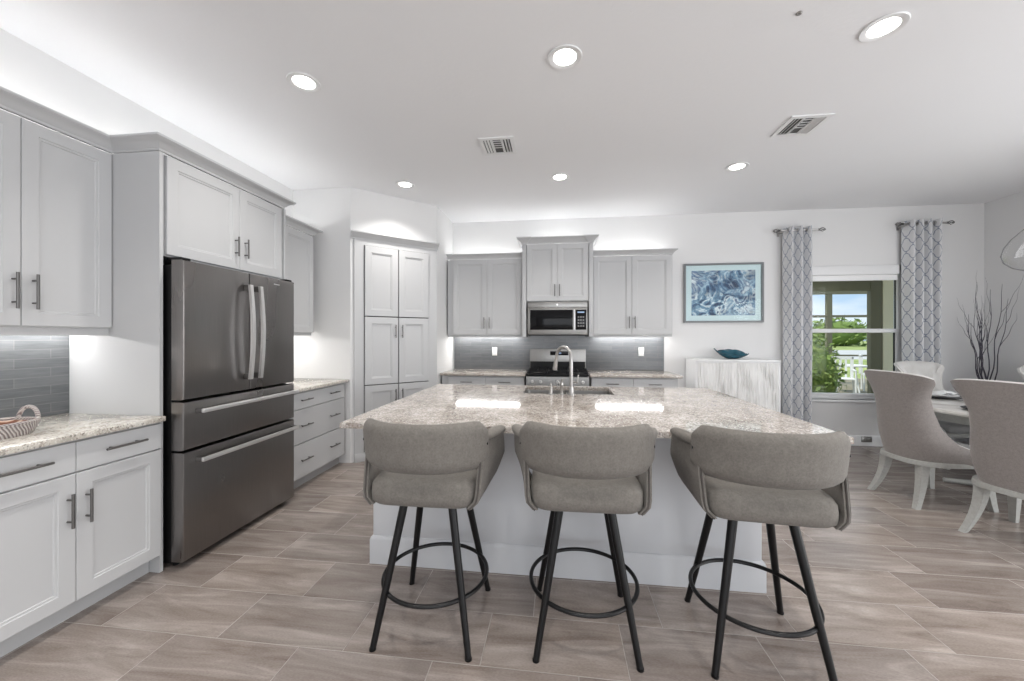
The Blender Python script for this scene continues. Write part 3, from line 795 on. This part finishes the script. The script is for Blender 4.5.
b = B(); b.loft([oval(.219, .099, .0125), oval(.219, .099, .015)]); b.out('inner_lining', 'rattan_brown', wt)
b = B(); b.loft([oval(.228, .1075, .054), oval(.2195, .100, .018), oval(.2175, .098, .018), oval(.226, .1055, .054)], True, False, False)
b.m.verts.ensure_lookup_table()
for i in range(40): b.m.faces.new((b.m.verts[i], b.m.verts[(i + 1) % 40], b.m.verts[120 + (i + 1) % 40], b.m.verts[120 + i]))
b.out('inner_wall', 'rattan_brown', wt, 60)
b = B(); b.tube([(p[0], p[1], p[2]) for p in oval(.239, .117, .060)], .008, 8, True); b.out('rim', 'rattan', wt)
for s_ in (-1, 1):
    pts = [(s_ * (.240 + .004 * math.sin(math.pi * k / 14)), .052 * math.cos(math.pi * k / 14), .055 + .062 * math.sin(math.pi * k / 14)) for k in range(15)]
    B().tube(pts, .0085, 8).out('handle', 'rattan', wt)

# ------------------------------------------------------------------ ceiling fixtures
def downlight_proto(loc, label):
    t = thing('recessed_downlight', label, 'ceiling light', (*loc, ZC), 0, 'recessed downlights in the ceiling')
    b = B(); b.lathe([(.066, -.0005), (.098, -.0005), (.100, -.003), (.096, -.008), (.070, -.006), (.066, -.003)], (0, 0, 0), 40, 'z', False)
    b.m.verts.ensure_lookup_table(); k = len(b.m.verts)
    for i in range(40): b.m.faces.new((b.m.verts[i], b.m.verts[(i + 1) % 40], b.m.verts[k - 40 + (i + 1) % 40], b.m.verts[k - 40 + i]))
    b.out('trim_ring', 'base_trim', t, 50)
    B().lathe([(.0655, -.0008), (.0655, -.003), (.05, -.005), (.02, -.006)], (0, 0, 0), 36).out('lens', 'lens', t)
    return t
DL = [(-1.612, 2.252, 'left one of the near row, above the refrigerator side'), (.04, 2.233, 'middle one of the near row, above the island stools'), (1.70, 2.219, 'largest in view, right one of the near row'),
      (-1.62, 3.89, 'left one of the far row, in front of the pantry corner'), (.02, 3.90, 'middle one of the far row, in front of the microwave cabinet'), (1.70, 3.865, 'right one of the far row, near the square ceiling vent')]
p0 = None
for i, (x, y, lab) in enumerate(DL):
    l = 'round recessed ceiling downlight, ' + lab
    if p0 is None: p0 = downlight_proto((x, y), l)
    else: dup(p0, (x, y, ZC), 0, l)
    light('downlight_lamp', 'AREA', (x, y, ZC - .012), (0, 0, 0), 9, (1, .965, .92), shape='DISK', size=.11, spread=R(115))
for x, y in ((-1.61, .6), (.04, .6), (1.7, .6), (-1.61, -1.1), (.04, -1.1), (1.7, -1.1)):
    light('downlight_lamp', 'AREA', (x, y, ZC - .012), (0, 0, 0), 9, (1, .965, .92), shape='DISK', size=.11, spread=R(115))

def vent(loc, label):
    t = thing('ceiling_vent', label, 'vent', (*loc, ZC), 0, 'ceiling air vents')
    b = B(); frame_solid(b, (-.16, .16, -.16, .16), (-.125, .125, -.125, .125), -.010, -.0006); b.out('frame', 'base_trim', t, 0)
    B().box(-.124, .124, -.124, .124, -.0018, -.0008).out('backing', 'gap', t, 0)
    for xs, sg in ((-.105, 1), (-.078, 1), (-.051, 1), (.051, -1), (.078, -1), (.105, -1)):
        B().loft([[(xs - .009 * sg, y, -.012), (xs + .006 * sg, y, -.003), (xs + .008 * sg, y, -.003), (xs - .007 * sg, y, -.013)] for y in (-.124, .124)]).out('slat', 'base_trim', t, 0)
    for ys in (-.10, -.06, -.02, .02):
        B().loft([[(x, ys - .016, -.012), (x, ys + .016, -.004), (x, ys + .018, -.004), (x, ys - .014, -.013)] for x in (-.036, .036)]).out('slat', 'base_trim', t, 0)
    for xs in (-.04, .04): B().box(xs - .002, xs + .002, -.124, .124, -.013, -.002).out('divider', 'base_trim', t, 0)
    return t
v1 = vent((-.505, 3.20), 'square slatted ceiling air vent above the island, nearer the pantry')
v1.scale = (.9, .9, 1)
v2 = dup(v1, (1.855, 3.17, ZC), 0, 'square slatted ceiling air vent between two downlights on the right')
b = B().lathe([(.014, -.0005), (.014, -.004), (.010, -.007)], (0, 0, 0), 20); o = b.out('ceiling_sensor', 'nickel'); o.location = (1.204, 2.071, ZC)
tag(o, 'tiny grey round sensor on the ceiling near the top right', 'sensor')

# ------------------------------------------------------------------ picture
m = mat('swirled_blue_print', (.2, .3, .5), .35); n = N(m); v = n.coord('Object', (1, 1, 1.2))
nz = n.new('TexNoise', noise_dimensions='3D'); n.t.links.new(v, nz.inputs['Vector']); nz.inputs['Scale'].default_value = 1.9; nz.inputs['Detail'].default_value = 6; nz.inputs['Distortion'].default_value = 2.6
c1 = n.ramp(nz.outputs['Fac'], [(.34, (.008, .022, .075)), (.43, (.02, .06, .15)), (.49, (.10, .20, .36)), (.54, (.45, .60, .74)), (.58, (.06, .12, .27)), (.66, (.80, .86, .92))])
c2 = n.ramp(n.noise(v, 3.6, 5, .6, 3.0), [(.40, (.008, .03, .10)), (.50, (.16, .30, .47)), (.57, (.85, .90, .94)), (.62, (.04, .08, .20))])
n.base(n.mix(n.ramp(n.noise(v, 2.0, 2), [(.4, (0, 0, 0)), (.6, (1, 1, 1))]), c1, c2)); M['print'] = m
M['mat_board'] = painted('pale_blue_mat', (.66, .77, .83), .6, 0)
M['grey_frame'] = painted('grey_frame', (.17, .18, .19), .4, .02)
pt = thing('framed_picture', 'grey-framed blue and white swirled abstract print on the back wall', 'picture', (2.148, YB - .0005, 1.948))
b = B(); frame_solid(b, (-.492, .492, -.388, .388), (-.470, .470, -.366, .366), .0, .032); b.out('frame', 'grey_frame', pt, 0, Matrix.Rotation(R(90), 4, 'X'))
B().box(-.469, .469, -.012, -.001, -.365, .365).out('mat_board', 'mat_board', pt, 0)
B().box(-.395, .395, -.0135, -.0122, -.295, .295).out('print', 'print', pt, 0)
B().box(-.468, .468, -.0225, -.0205, -.364, .364).out('glazing', 'pane', pt, 0)

# ------------------------------------------------------------------ buffet with carved wavy doors, teal bowl
m = mat('white_carved_wood', (.72, .72, .71), .5); n = N(m); v = n.coord('Object', (1, 1, .16))
wv = n.noise(v, 26, 2, .4, .35); n.bump(wv, .9, .03); n.base(n.ramp(wv, [(.4, (.70, .70, .69)), (.6, (.78, .78, .77))])); M['carved'] = m
bf = thing('sideboard', 'white sideboard with carved wavy doors under the blue picture', 'sideboard', (2.165, 4.90, 0))
B().box(-.49, .48, .0, YB - 4.917, .06, 1.065, .003).box(-.49, .48, -.012, YB - 4.917, 1.066, 1.092, .003).out('body', 'base_trim', bf)
B().box(-.47, .46, .02, .33, 0, .058).out('plinth', 'base_trim', bf, 0)
for k, (a, b_) in enumerate(((-.46, -.008), (-.004, .452))):
    A, Bk = [], []; nx, nz_ = 60, 40
    for j in range(nz_ + 1):
        z = .075 + (1.055 - .075) * j / nz_; ra, rb = [], []
        for i in range(nx + 1):
            x = a + (b_ - a) * i / nx
            ph = 2 * math.pi * (x / .034) + 1.6 * math.sin(z * 5.3 + x * 9) + 1.1 * math.sin(z * 11.7 - x * 17 + 2)
            d = .009 * (math.sin(ph)) * (.6 + .4 * math.sin(z * 7 + x * 23))
            if i in (0, nx) or j in (0, nz_): d = 0
            ra.append((x, -.014 + d, z)); rb.append((x, -.0008, z))
        A.append(ra); Bk.append(rb)
    B().grid_solid(A, Bk).out('door', 'carved', bf, 60)
m = mat('teal_art_glass', (.01, .10, .14), .08); n = N(m); v = n.coord('Object', (1, 1, 3))
n.base(n.ramp(n.noise(v, 12, 4, .6, 1.2), [(.3, (.003, .022, .035)), (.55, (.008, .085, .125)), (.75, (.05, .07, .09))])); M['teal'] = m
bo = thing('glass_bowl', 'teal leaf-shaped glass bowl with an upturned tail on the white sideboard', 'bowl', (2.165, 5.08, 1.0925))
A, Bk = [], []
for j in range(33):
    q = j / 32; x = -.205 + .40 * q
    w = .10 * math.sin(math.pi * min(1, max(0, (q - .06) / .94))) ** .62 if q > .06 else .012
    w = max(.010, w) if q < 1 else .03
    w = max(w, .012 if q < .3 else .03)
    zb = .002 + .12 * max(0, (.42 - q) / .42) ** 1.5 + .055 * max(0, (q - .62) / .38) ** 2
    hgt = (.105 * math.sin(math.pi * min(1, max(0, (q - .12) / .80))) ** .7 if .12 < q < .92 else 0) + .012
    ra, rb = [], []
    for i in range(17):
        a = math.pi * (i / 16); c, s_ = math.cos(a), math.sin(a)
        ra.append((x, w * c, zb + hgt * (1 - s_ ** .8))); rb.append((x, (w - .006) * c * .97, zb + .007 + hgt * (1 - s_ ** .8) * .98))
    A.append(ra); Bk.append(rb)
B().grid_solid(A, Bk).out('bowl', 'teal', bo, 60)

# ------------------------------------------------------------------ curtains and rods
m = mat('trellis_curtain', (.7, .7, .7), .85, 0, .2); n = N(m); uv = n.new('TexCoord').outputs['UV']; u, v_, _ = n.sep(uv)
U = n.math('MULTIPLY', u, 2 * math.pi / .095); V = n.math('MULTIPLY', v_, 2 * math.pi / .185)
f = n.math('ADD', n.math('COSINE', U), n.math('ADD', n.math('COSINE', V), n.math('MULTIPLY', n.math('COSINE', n.math('MULTIPLY', V, 3)), .22)))
ln = n.math('LESS_THAN', n.math('ABSOLUTE', f), .24)
fi = n.noise(n.coord('Object'), 190, 2)
n.base(n.mix(ln, n.mix(fi, (.64, .645, .655), (.74, .745, .755)), n.mix(fi, (.24, .27, .34), (.38, .41, .48))))
tr = n.b.inputs['Transmission Weight']; M['curtain'] = m
def curtain_set(xc, width, rod0, rod1, ztop, side, label_c, label_r, folds, zbot=.03):
    rod = thing('curtain_rod', label_r, 'curtain rod', ((rod0 + rod1) / 2, 5.18, ztop - .04))
    hw = (rod1 - rod0) / 2
    B().tube([(-hw, 0, 0), (hw, 0, 0)], .011, 12).out('rod', 'nickel', rod)
    for s_ in (-1, 1):
        f = B()
        for k in range(5):
            pts = []
            for q in range(9):
                t_ = q / 8; a = k * 2 * math.pi / 5 + t_ * 2.2; r_ = .024 * math.sin(math.pi * t_)
                pts.append((s_ * (hw + .008 + .075 * t_), r_ * math.cos(a), r_ * math.sin(a)))
            f.tube(pts, .0035, 6)
        f.lathe([(.013, s_ * (hw - .004)), (.013, s_ * (hw + .010))], (0, 0, 0), 14, 'x').out('finial', 'pewter', rod)
    bx = side * (hw - .03)
    B().box(bx - .008, bx + .008, -.008, YB - 5.181, -.028, -.0115).box(bx - .014, bx + .014, YB - 5.186, YB - 5.181, -.05, .03).out('bracket', 'nickel', rod)
    c = thing('window_curtain', label_c, 'curtain', (xc, 5.18, 0))
    A, Bk, nU = [], [], folds * 14
    z1 = ztop
    for j in range(25):
        q = j / 24; z = z1 + (zbot - z1) * q; ra, rb = [], []
        for i in range(nU + 1):
            w = i / nU; amp = .062 + .006 * math.sin(q * 5 + i * .3)
            x = -width / 2 + width * w + .010 * math.sin(q * 4 + w * 9) * q; y = amp * math.cos(2 * math.pi * folds * w + .15 * math.sin(q * 3))
            ra.append((x, y - .0012, z)); rb.append((x, y + .0012, z))
        A.append(ra); Bk.append(rb)
    b = B(); b.grid_solid(A, Bk); o = b.out('fabric', 'curtain', c, 60)
    me = o.data; uvl = me.uv_layers.new(name='uv'); arc = width / nU * 2.7
    for poly in me.polygons:
        for li in poly.loop_indices:
            vi = me.loops[li].vertex_index; vv = vi % (25 * (nU + 1)); j, i = divmod(vv, nU + 1)
            uvl.data[li].uv = (i * arc, me.vertices[vi].co.z)
    for k in range(folds * 2):
        w = (k + .5) / (folds * 2)
        B().torus((-width / 2 + width * w, 0, ztop - .04), .022, .004, 20, 6, 'x').out('grommet', 'nickel', c)
    return c
curtain_set(3.015, .33, 2.79, 3.235, 2.755, -1, 'trellis-patterned grey and white curtain beside the sideboard', 'short curtain rod with twisted finials beside the sideboard, left of window', 3)
curtain_set(4.405, .38, 4.18, 4.655, 2.79, -1, 'trellis-patterned grey and white curtain right of the window', 'short curtain rod with twisted finials right of the window', 4)

# small outlet on the baseboard under the window
ob = thing('floor_outlet', 'small grey power outlet low on the baseboard under the window', 'outlet', (3.845, YB - .0155, .085))
B().box(-.06, .06, -.008, 0, -.035, .035, .003).out('cover_plate', 'steel', ob)
for q in (-1, 1): B().box(q * .027 - .016, q * .027 + .016, -.010, -.0078, -.014, .014, .002).out('socket', 'nickel', ob)

# ------------------------------------------------------------------ dining chairs (local: faces +y)
def dining_chair(label, loc, rz, outer='tweed', seat='seat_fabric'):
    t = thing('dining_chair', label, 'dining chair', (*loc, 0), rz, 'winged dining chairs around the table')
    Z0 = .350
    def edge(v):      # v: 0 bottom -> 1 top ; returns (x, y, z) of the side edge
        keys = [(0, .250, .215, .362), (.06, .258, .20, .41), (.13, .262, .10, .455), (.24, .248, -.04, .525), (.38, .225, -.125, .63), (.55, .206, -.165, .77), (.68, .205, -.185, .87), (.80, .232, -.20, .95), (.90, .270, -.215, 1.0), (1, .280, -.235, 1.035)]
        for a, b_ in zip(keys, keys[1:]):
            if v <= b_[0] + 1e-9:
                q = (v - a[0]) / (b_[0] - a[0]); q = q * q * (3 - 2 * q) * .5 + q * .5
                return [a[k] + (b_[k] - a[k]) * q for k in (1, 2, 3)]
        return list(keys[-1][1:])
    def cen(v): return (0, -.245 - .105 * v, Z0 + (1.078 - Z0) * v)
    NV, NU = 26, 32
    def grid(off):
        g = []
        for j in range(NV + 1):
            v = j / NV; ex, ey, ez = edge(v); _, cy, cz = cen(v); row = []
            for i in range(NU + 1):
                u = -1 + 2 * i / NU; a = abs(u) * math.pi / 2
                px = ex * math.sin(a) ** (.95 - .05 * v); py = cy + (ey - cy) * (1 - math.cos(a)) ** (1.5 - .4 * v)
                w_ = 1 - math.cos(a)
                row.append(Vector((math.copysign(px, u), py, cz + (ez - cz) * (abs(u) ** 2.2) + .0)))
            g.append(row)
        if off == 0: return g
        h_ = []
        for j in range(NV + 1):
            row = []
            for i in range(NU + 1):
                du = g[j][min(i + 1, NU)] - g[j][max(i - 1, 0)]; dv = g[min(j + 1, NV)][i] - g[max(j - 1, 0)][i]
                nrm = du.cross(dv); nrm.z *= .3; nrm.normalize()
                row.append(g[j][i] + nrm * off)
            h_.append(row)
        return h_
    g0 = grid(0)
    test = g0[10][NU // 2 + 1] - g0[10][NU // 2 - 1]; dvt = g0[11][NU // 2] - g0[9][NU // 2]
    sgn = 1 if test.cross(dvt).y > 0 else -1
    g1, g2 = grid(.020 * sgn), grid(.075 * sgn)
    g1b = grid(.0215 * sgn)
    B().grid_solid(g0, g1).out('back_shell', outer, t, 60)
    # tufted inner lining
    for j in range(NV + 1):
        for i in range(NU + 1):
            u = (-1 + 2 * i / NU) * 3.0; v = j / NV * 4.4
            tf = abs(math.sin(math.pi * (u + v) / 2) * math.sin(math.pi * (u - v) / 2)) ** .5
            e = min(1, min(i, NU - i) / 2.0, (NV - j) / 2.0)
            g2[j][i] = g1[j][i] + (g2[j][i] - g1[j][i]) * (.45 + .55 * tf * (j / NV > .2)) * (.35 + .65 * e)
    B().grid_solid(g1b, g2).out('tufted_lining', 'cream_fabric', t, 75)
    # pale piping along the edge
    pts = [g1[j][0] for j in range(NV + 1)] + [g1[NV][i] for i in range(1, NU)] + [g1[j][NU] for j in range(NV, -1, -1)]
    B().tube(pts, .0075, 8).out('piping', 'cream_fabric', t)
    # seat cushion
    rings = []
    for z, ins in ((.372, .012), (.378, .002), (.42, 0), (.455, .004), (.475, .03), (.482, .08)):
        ring = []
        for k in range(40):
            a = 2 * math.pi * k / 40; c, s_ = math.cos(a), math.sin(a); w, d = .215 - ins, .225 - ins
            ring.append((w * math.copysign(abs(c) ** .5, c) * (1 + .06 * (s_ > 0) * s_ - .25 * max(0, -s_) ** 1.5), .035 + d * math.copysign(abs(s_) ** .5, s_), z))
        rings.append(ring)
    B().loft(rings).out('seat', seat, t, 60)
    rings = []
    for z, ins in ((.336, .0), (.350, 0), (.371, .004)):
        ring = []
        for k in range(40):
            a = 2 * math.pi * k / 40; c, s_ = math.cos(a), math.sin(a)
            ring.append(((.246 - ins) * (1 - .26 * max(0, -s_) ** 1.5) * math.copysign(abs(c) ** .5, c), .0 + (.262 - ins) * math.copysign(abs(s_) ** .5, s_) - .004, z))
        rings.append(ring)
    B().loft(rings).out('seat_rail', 'weathered_wood', t, 60)
    for sx in (-1, 1):
        for sy, kx, ky in ((-1, .045, .085), (1, .02, .03)):
            rings = []
            for k in range(9):
                q = k / 8; cx_ = sx * (.150 + kx * (q ** 1.9) + (.06 if sy > 0 else 0)); cy_ = sy * (.195 + ky * (q ** 1.9)); z = .336 - .336 * q; w = .029 - .012 * q
                rings.append([(cx_ - w, cy_ - w, z), (cx_ + w, cy_ - w, z), (cx_ + w, cy_ + w, z), (cx_ - w, cy_ + w, z)])
            B().loft(rings).out('leg', 'weathered_wood', t, 30)
    return t
chA = dining_chair('grey tweed wingback dining chair, the complete one seen from behind its left corner', (3.125, 3.62), R(-90 + 6))
chA.scale = (1, 1.12, 1)
chB = dup(chA, (3.19, 2.95, 0), R(-90 + 18), 'grey tweed wingback dining chair at the right edge, nearest the camera')
chC = dining_chair('cream tufted wingback dining chair on the far side of the table, beneath the curtain', (4.19, 4.70), R(-180 + 8), 'cream_fabric')
chD = dup(chC, (4.76, 4.29, 0), R(180 - 62), 'cream wingback dining chair at the extreme right edge, only its back corner showing')

# dining table
m = mat('pale_stone_top', (.6, .58, .55), .1); n = N(m); v = n.coord()
n.base(n.ramp(n.noise(v, 4, 5, .6, 1.0), [(.35, (.50, .48, .45)), (.55, (.64, .62, .59)), (.7, (.72, .70, .68))])); M['stone'] = m
TX, TY = 4.10, 3.74
tb = thing('dining_table', 'round pale stone-topped dining table between the winged chairs', 'table', (TX, TY, 0))
B().lathe([(.30, .715), (.84, .722), (.90, .728), (.905, .742), (.90, .758), (.885, .762)], (0, 0, 0), 72).out('tabletop', 'stone', tb, 30)
B().lathe([(.66, .640), (.80, .648), (.80, .7145), (.66, .7145)], (0, 0, 0), 64).out('apron', 'weathered_wood', tb, 30)
B().lathe([(.13, .03), (.10, .08), (.085, .2), (.12, .45), (.2, .60), (.30, .64)], (0, 0, 0), 32).out('pedestal', 'weathered_wood', tb, 50)
for k in range(4):
    a = R(45 + 90 * k + 12)
    B().tube([(.05 * math.cos(a), .05 * math.sin(a), .055), (.3 * math.cos(a), .3 * math.sin(a), .045), (.58 * math.cos(a), .58 * math.sin(a), .022)], [.03, .026, .020], 10).out('foot', 'weathered_wood', tb)
# place settings
M['plate'] = mat('black_plate', (.02, .02, .022), .2); M['napkin'] = fabric('white_napkin', (.62, .63, .63), (.74, .75, .75), 150, 10); M['plate_white'] = mat('white_plate', (.8, .8, .8), .2)
def setting(ang, rad, lab_p, lab_n, rot):
    px, py = TX + rad * math.cos(ang), TY + rad * math.sin(ang)
    p = thing('dinner_plate', lab_p, 'plate', (px, py, .7625), 0, 'plates on the dining table')
    B().lathe([(.085, 0), (.14, .010), (.155, .018), (.155, .021), (.138, .014), (.085, .005)], (0, 0, 0), 40).out('charger', 'plate', p)
    B().lathe([(.06, .0145), (.10, .021), (.118, .030), (.116, .032), (.098, .025), (.06, .019)], (0, 0, 0), 40).out('plate', 'plate_white', p)
    A, Bk = [], []
    for j in range(11):
        ra, rb = [], []
        for i in range(15):
            x = -.115 + .23 * i / 14; y = -.05 + .10 * j / 10
            z = .026 + .022 * abs(math.sin(i * .55)) * (1 - abs(j - 5) / 7) + (0.012 if abs(i - 7) < 4 else 0)
            w = 1 - .55 * math.exp(-((i - 7) / 2.2) ** 2) * .6
            ra.append((x, y * w, z)); rb.append((x, y * w, z + .010))
        A.append(ra); Bk.append(rb)
    o = B().grid_solid(A, Bk).out('napkin', 'napkin', None, 60); o.location = (px, py, .7695); o.rotation_euler = (0, 0, rot)
    tag(o, lab_n, 'napkin', 'napkins on the plates')
setting(R(198), .64, 'black-rimmed plate nearer the two tweed chairs', 'folded white napkin on the nearer plate, by the tweed chairs', R(100))
setting(R(118), .62, 'black-rimmed plate in front of the cream tufted chair', 'folded white napkin on the plate before the cream chair', R(20))

# pendant
pdn = thing('pendant_lamp', 'clear glass globe pendant lamp at the right edge over the table', 'pendant lamp', (4.125, 3.76, 1.935))
prof_o = [(.012, -.0), (.10, .008), (.175, .040), (.225, .095), (.240, .155), (.225, .225), (.185, .295), (.125, .365), (.065, .425), (.035, .47), (.030, .50)]
b = B(); b.lathe(prof_o, (0, 0, 0), 48, 'z', False); rings = [(max(.004, r_ - .004), h_ + .003) for r_, h_ in prof_o]
b.out('glass_shade', 'globe', pdn, 60)
B().lathe([(.036, .495), (.040, .50), (.040, .545), (.022, .56), (.008, .565)], (0, 0, 0), 24).out('cap', 'black', pdn)
B().tube([(0, 0, .56), (0, 0, 1.03)], .004, 8).out('cord', 'black', pdn)
B().lathe([(.06, 1.035), (.06, 1.06), (.055, 1.0645)], (0, 0, 0), 28).out('ceiling_canopy', 'black', pdn)
B().lathe([(.018, .40), (.018, .49)], (0, 0, 0), 16).out('socket', 'black', pdn)
B().lathe([(.004, .24), (.030, .255), (.042, .29), (.036, .335), (.017, .38), (.016, .40)], (0, 0, 0), 20).out('bulb', 'bulb', pdn)

# floor vase with twisted branches
M['vase'] = painted('grey_ceramic', (.30, .31, .33), .3, .05, 12)
va = thing('floor_vase', 'grey floor vase in the corner behind the dining chairs', 'vase', (4.90, 5.01, 0))
b = B().lathe([(.075, 0), (.12, .08), (.145, .25), (.13, .48), (.075, .66), (.048, .73), (.060, .78), (.052, .78), (.042, .73), (.035, .66)], (0, 0, 0), 32); b.out('body', 'vase', va, 60)
M['branch'] = painted('grey_twig', (.085, .08, .10), .7, .1, 40)
rnd_ = random.Random(4)
def branch(b, p0, d, L, r0, depth, curl):
    pts = [Vector(p0)]; rs = [r0]; d = Vector(d).normalized(); steps = 12
    ph = rnd_.random() * 6
    for k in range(steps):
        s_ = Vector((math.sin(ph + k * 1.15) * curl, math.cos(ph * 1.7 + k * 1.0) * curl * .5, 0)); d = (d + s_ + Vector((0, 0, .04))).normalized()
        q = pts[-1] + d * L / steps; q.x = min(q.x, 5.13 - va.location.x); q.y = min(q.y, 5.25 - va.location.y)
        pts.append(q); rs.append(r0 * (1 - .8 * (k + 1) / steps))
        if depth and k in (5, 8): branch(b, pts[-1], d + Vector((rnd_.uniform(-.7, .7), rnd_.uniform(-.3, .1), .3)), L * .38, rs[-1] * .8, depth - 1, curl * 1.1)
    b.tube(pts, rs, 6)
M['branch'].node_tree.nodes['Principled BSDF'].inputs['Specular IOR Level'].default_value = .2
for k, (dx_, dy_, L) in enumerate(((-.26, -.05, 1.22), (-.16, .0, 1.0), (-.06, -.03, 1.28), (.05, .02, 1.05), (.12, -.02, 1.32), (.22, -.06, 1.12), (0, -.08, .9), (-.1, .05, .95), (.02, .05, 1.0), (-.2, -.1, .85))):
    b = B(); branch(b, (dx_ * .08, dy_ * .1, .70), (dx_ * .50, dy_ * .6, 1), L, .0068, 1, .15)
    o = b.out('twig', 'branch'); o.location = va.location
    tag(o, 'dark twisted decorative twig standing in the grey corner vase', 'twig', 'twisted twigs in the corner vase')

# ------------------------------------------------------------------ outside the window
M['stucco'] = painted('cream_stucco', (.92, .86, .66), .85, .4, 30)
M['bronze'] = painted('bronze_frame', (.17, .16, .10), .5, .02)
m = mat('lawn', (.2, .3, .05), .95); n = N(m); v = n.coord()
n.base(n.ramp(n.noise(v, .5, 5), [(.35, (.20, .27, .08)), (.65, (.40, .45, .16))])); M['lawn'] = m
m = mat('pavers', (.3, .28, .2), .8); n = N(m); v = n.coord()
n.base(n.ramp(n.noise(v, 6, 4), [(.35, (.17, .15, .10)), (.65, (.30, .27, .19))])); M['pavers'] = m
M['road'] = painted('pale_road', (.50, .50, .50), .8, .1, 5)
m = mat('foliage', (.1, .2, .04), .8); n = N(m); v = n.coord()
n.base(n.ramp(n.noise(v, 14, 4, .7), [(.35, (.05, .09, .02)), (.55, (.20, .30, .07)), (.72, (.55, .58, .20))])); M['leaf'] = m
struct(B().box(-20, 60, 5.45, 14.5, -.14, -.06).out('ground_1', 'pavers', smooth=0))
struct(B().box(-60, 120, 14.5, 150, -.16, -.08).out('ground_2', 'lawn', smooth=0))
struct(B().box(-60, 120, 27, 46, -.08, -.07).out('ground_3', 'road', smooth=0))
struct(B().box(4.575, 9.0, 5.98, 6.03, -.06, 3.3).out('wall_outside', 'stucco', smooth=0))
struct(B().box(1.0, 9.4, 5.45, 6.6, 3.0, 3.1).out('ceiling_outside', 'stucco', smooth=0))
dfr = B().box(4.42, 4.57, 5.985, 6.045, -.06, 3.0).box(1.2, 4.42, 5.99, 6.04, 2.03, 2.30).out('door_frame_outside', 'bronze', smooth=0); tag(dfr, 'bronze frame beside the cream wall just outside the window', 'door frame')
ls = thing('screen_enclosure', 'bronze screened lanai frame outside the window', 'screen frame', (8.0, 12.55, -.06))
for x in (-5.2, -2.2, .12, 1.27, 3.4):
    B().box(x - .07, x + .07, -.05, .05, 0, 3.0).out('post', 'bronze', ls, 0)
B().box(-5.2, 3.4, -.06, .06, 2.72, 3.04).out('beam', 'bronze', ls, 0)
B().box(-5.2, 3.4, -.03, .03, 2.02, 2.09).out('rail', 'bronze', ls, 0); B().box(-5.2, 3.4, -.03, .03, .85, .90).out('rail', 'bronze', ls, 0)
B().box(-2.2, -2.1, -.04, 6, 3.0, 3.08).out('rafter', 'bronze', ls, 0)
def leafy(name, label, cat, c, rx, ry, rz_, count, size, group=None, trunk=None, seed=1):
    rn = random.Random(seed); t = thing(name, label, cat, (c[0], c[1], -.06), 0, group)
    b = B()
    for k in range(count):
        while True:
            p = Vector((rn.uniform(-1, 1), rn.uniform(-1, 1), rn.uniform(-1, 1)))
            if .55 < p.length < 1: break
        p = Vector((p.x * rx, p.y * ry, p.z * rz_ + c[2] + .06)); s_ = size * rn.uniform(.6, 1.3)
        a = Vector((rn.uniform(-1, 1), rn.uniform(-1, 1), rn.uniform(-1, 1))).normalized(); q = a.orthogonal().normalized(); w = a.cross(q)
        vs = [b.m.verts.new(x) for x in (p - a * s_, p + q * s_ * .45, p + a * s_, p - q * s_ * .45)]; b.m.faces.new(vs)
    rings = []
    for j in range(1, 9):
        ph = math.pi * j / 9; rings.append([(rx * .8 * math.sin(ph) * math.cos(2 * math.pi * i / 14), ry * .8 * math.sin(ph) * math.sin(2 * math.pi * i / 14), c[2] + .06 + rz_ * .8 * math.cos(ph)) for i in range(14)])
    b.loft(rings); b.out('foliage', 'leaf', t, 0)
    if trunk: B().tube([(0, 0, 0), (0, 0, c[2] - rz_ * .5)], trunk, 8).out('trunk', 'weathered_wood', t)
    return t
leafy('hedge_bush', 'bushy green shrub outside the window near the left curtain', 'shrub', (4.90, 8.3, .55), .72, .55, .95, 1500, .06, None, .05, 3)
for i, (x, y, z, r_, lab) in enumerate(((30, 62, 2.4, 5.5, 'distant green tree outside, left of the lanai post'), (44, 66, 1.9, 5, 'distant low green tree outside, right of the lanai post'), (57, 70, 2.2, 6, 'distant green tree outside nearest the cream wall'), (38, 78, 3.2, 6, 'distant tallest tree outside, behind the others'))):
    leafy('garden_tree', lab, 'tree', (x, y, z), r_, 2.5, 2.6 + (i == 3) * 1.6, 500, .55, 'distant trees across the lawn', .3, 10 + i)
def patio_chair(label, loc, rz):
    t = thing('patio_chair', label, 'patio chair', (*loc, -.06), rz, 'white patio chairs on the lanai')
    for sx in (-1, 1):
        for sy in (-1, 1): B().tube([(sx * .24, sy * .22, .0), (sx * .24, sy * .22, .64 if sy > 0 else .44)], .018, 8).out('leg', 'base_trim', t)
        B().tube([(sx * .24, -.26, .64), (sx * .24, .25, .64)], .018, 8).out('armrest', 'base_trim', t)
    B().box(-.24, .24, -.24, .22, .42, .45, .008).out('seat', 'base_trim', t)
    b = B()
    for k in range(5): b.box(-.20 + k * .1 - .02, -.20 + k * .1 + .02, -.27, -.25, .45, .92)
    b.box(-.24, .24, -.28, -.245, .90, .95).box(-.24, -.21, -.28, -.245, .42, .95).box(.21, .24, -.28, -.245, .42, .95)
    b.out('backrest', 'base_trim', t, 0); return t
pcs = patio_chair('white slatted patio chair outside, nearer the shrub', (6.75, 10.0), R(150))
dup(pcs, (8.35, 11.2, -.06), R(-120), 'white slatted patio chair outside, nearer the cream wall')
pt_ = thing('patio_table', 'white round patio table outside between the patio chairs', 'patio table', (7.35, 10.75, -.06))
B().lathe([(.40, .68), (.42, .69), (.42, .71), (.40, .72)], (0, 0, 0), 28).out('tabletop', 'base_trim', pt_)
for k in range(4):
    a = k * math.pi / 2 + .4; B().tube([(.32 * math.cos(a), .32 * math.sin(a), 0), (.20 * math.cos(a), .20 * math.sin(a), .68)], .018, 8).out('leg', 'base_trim', pt_)
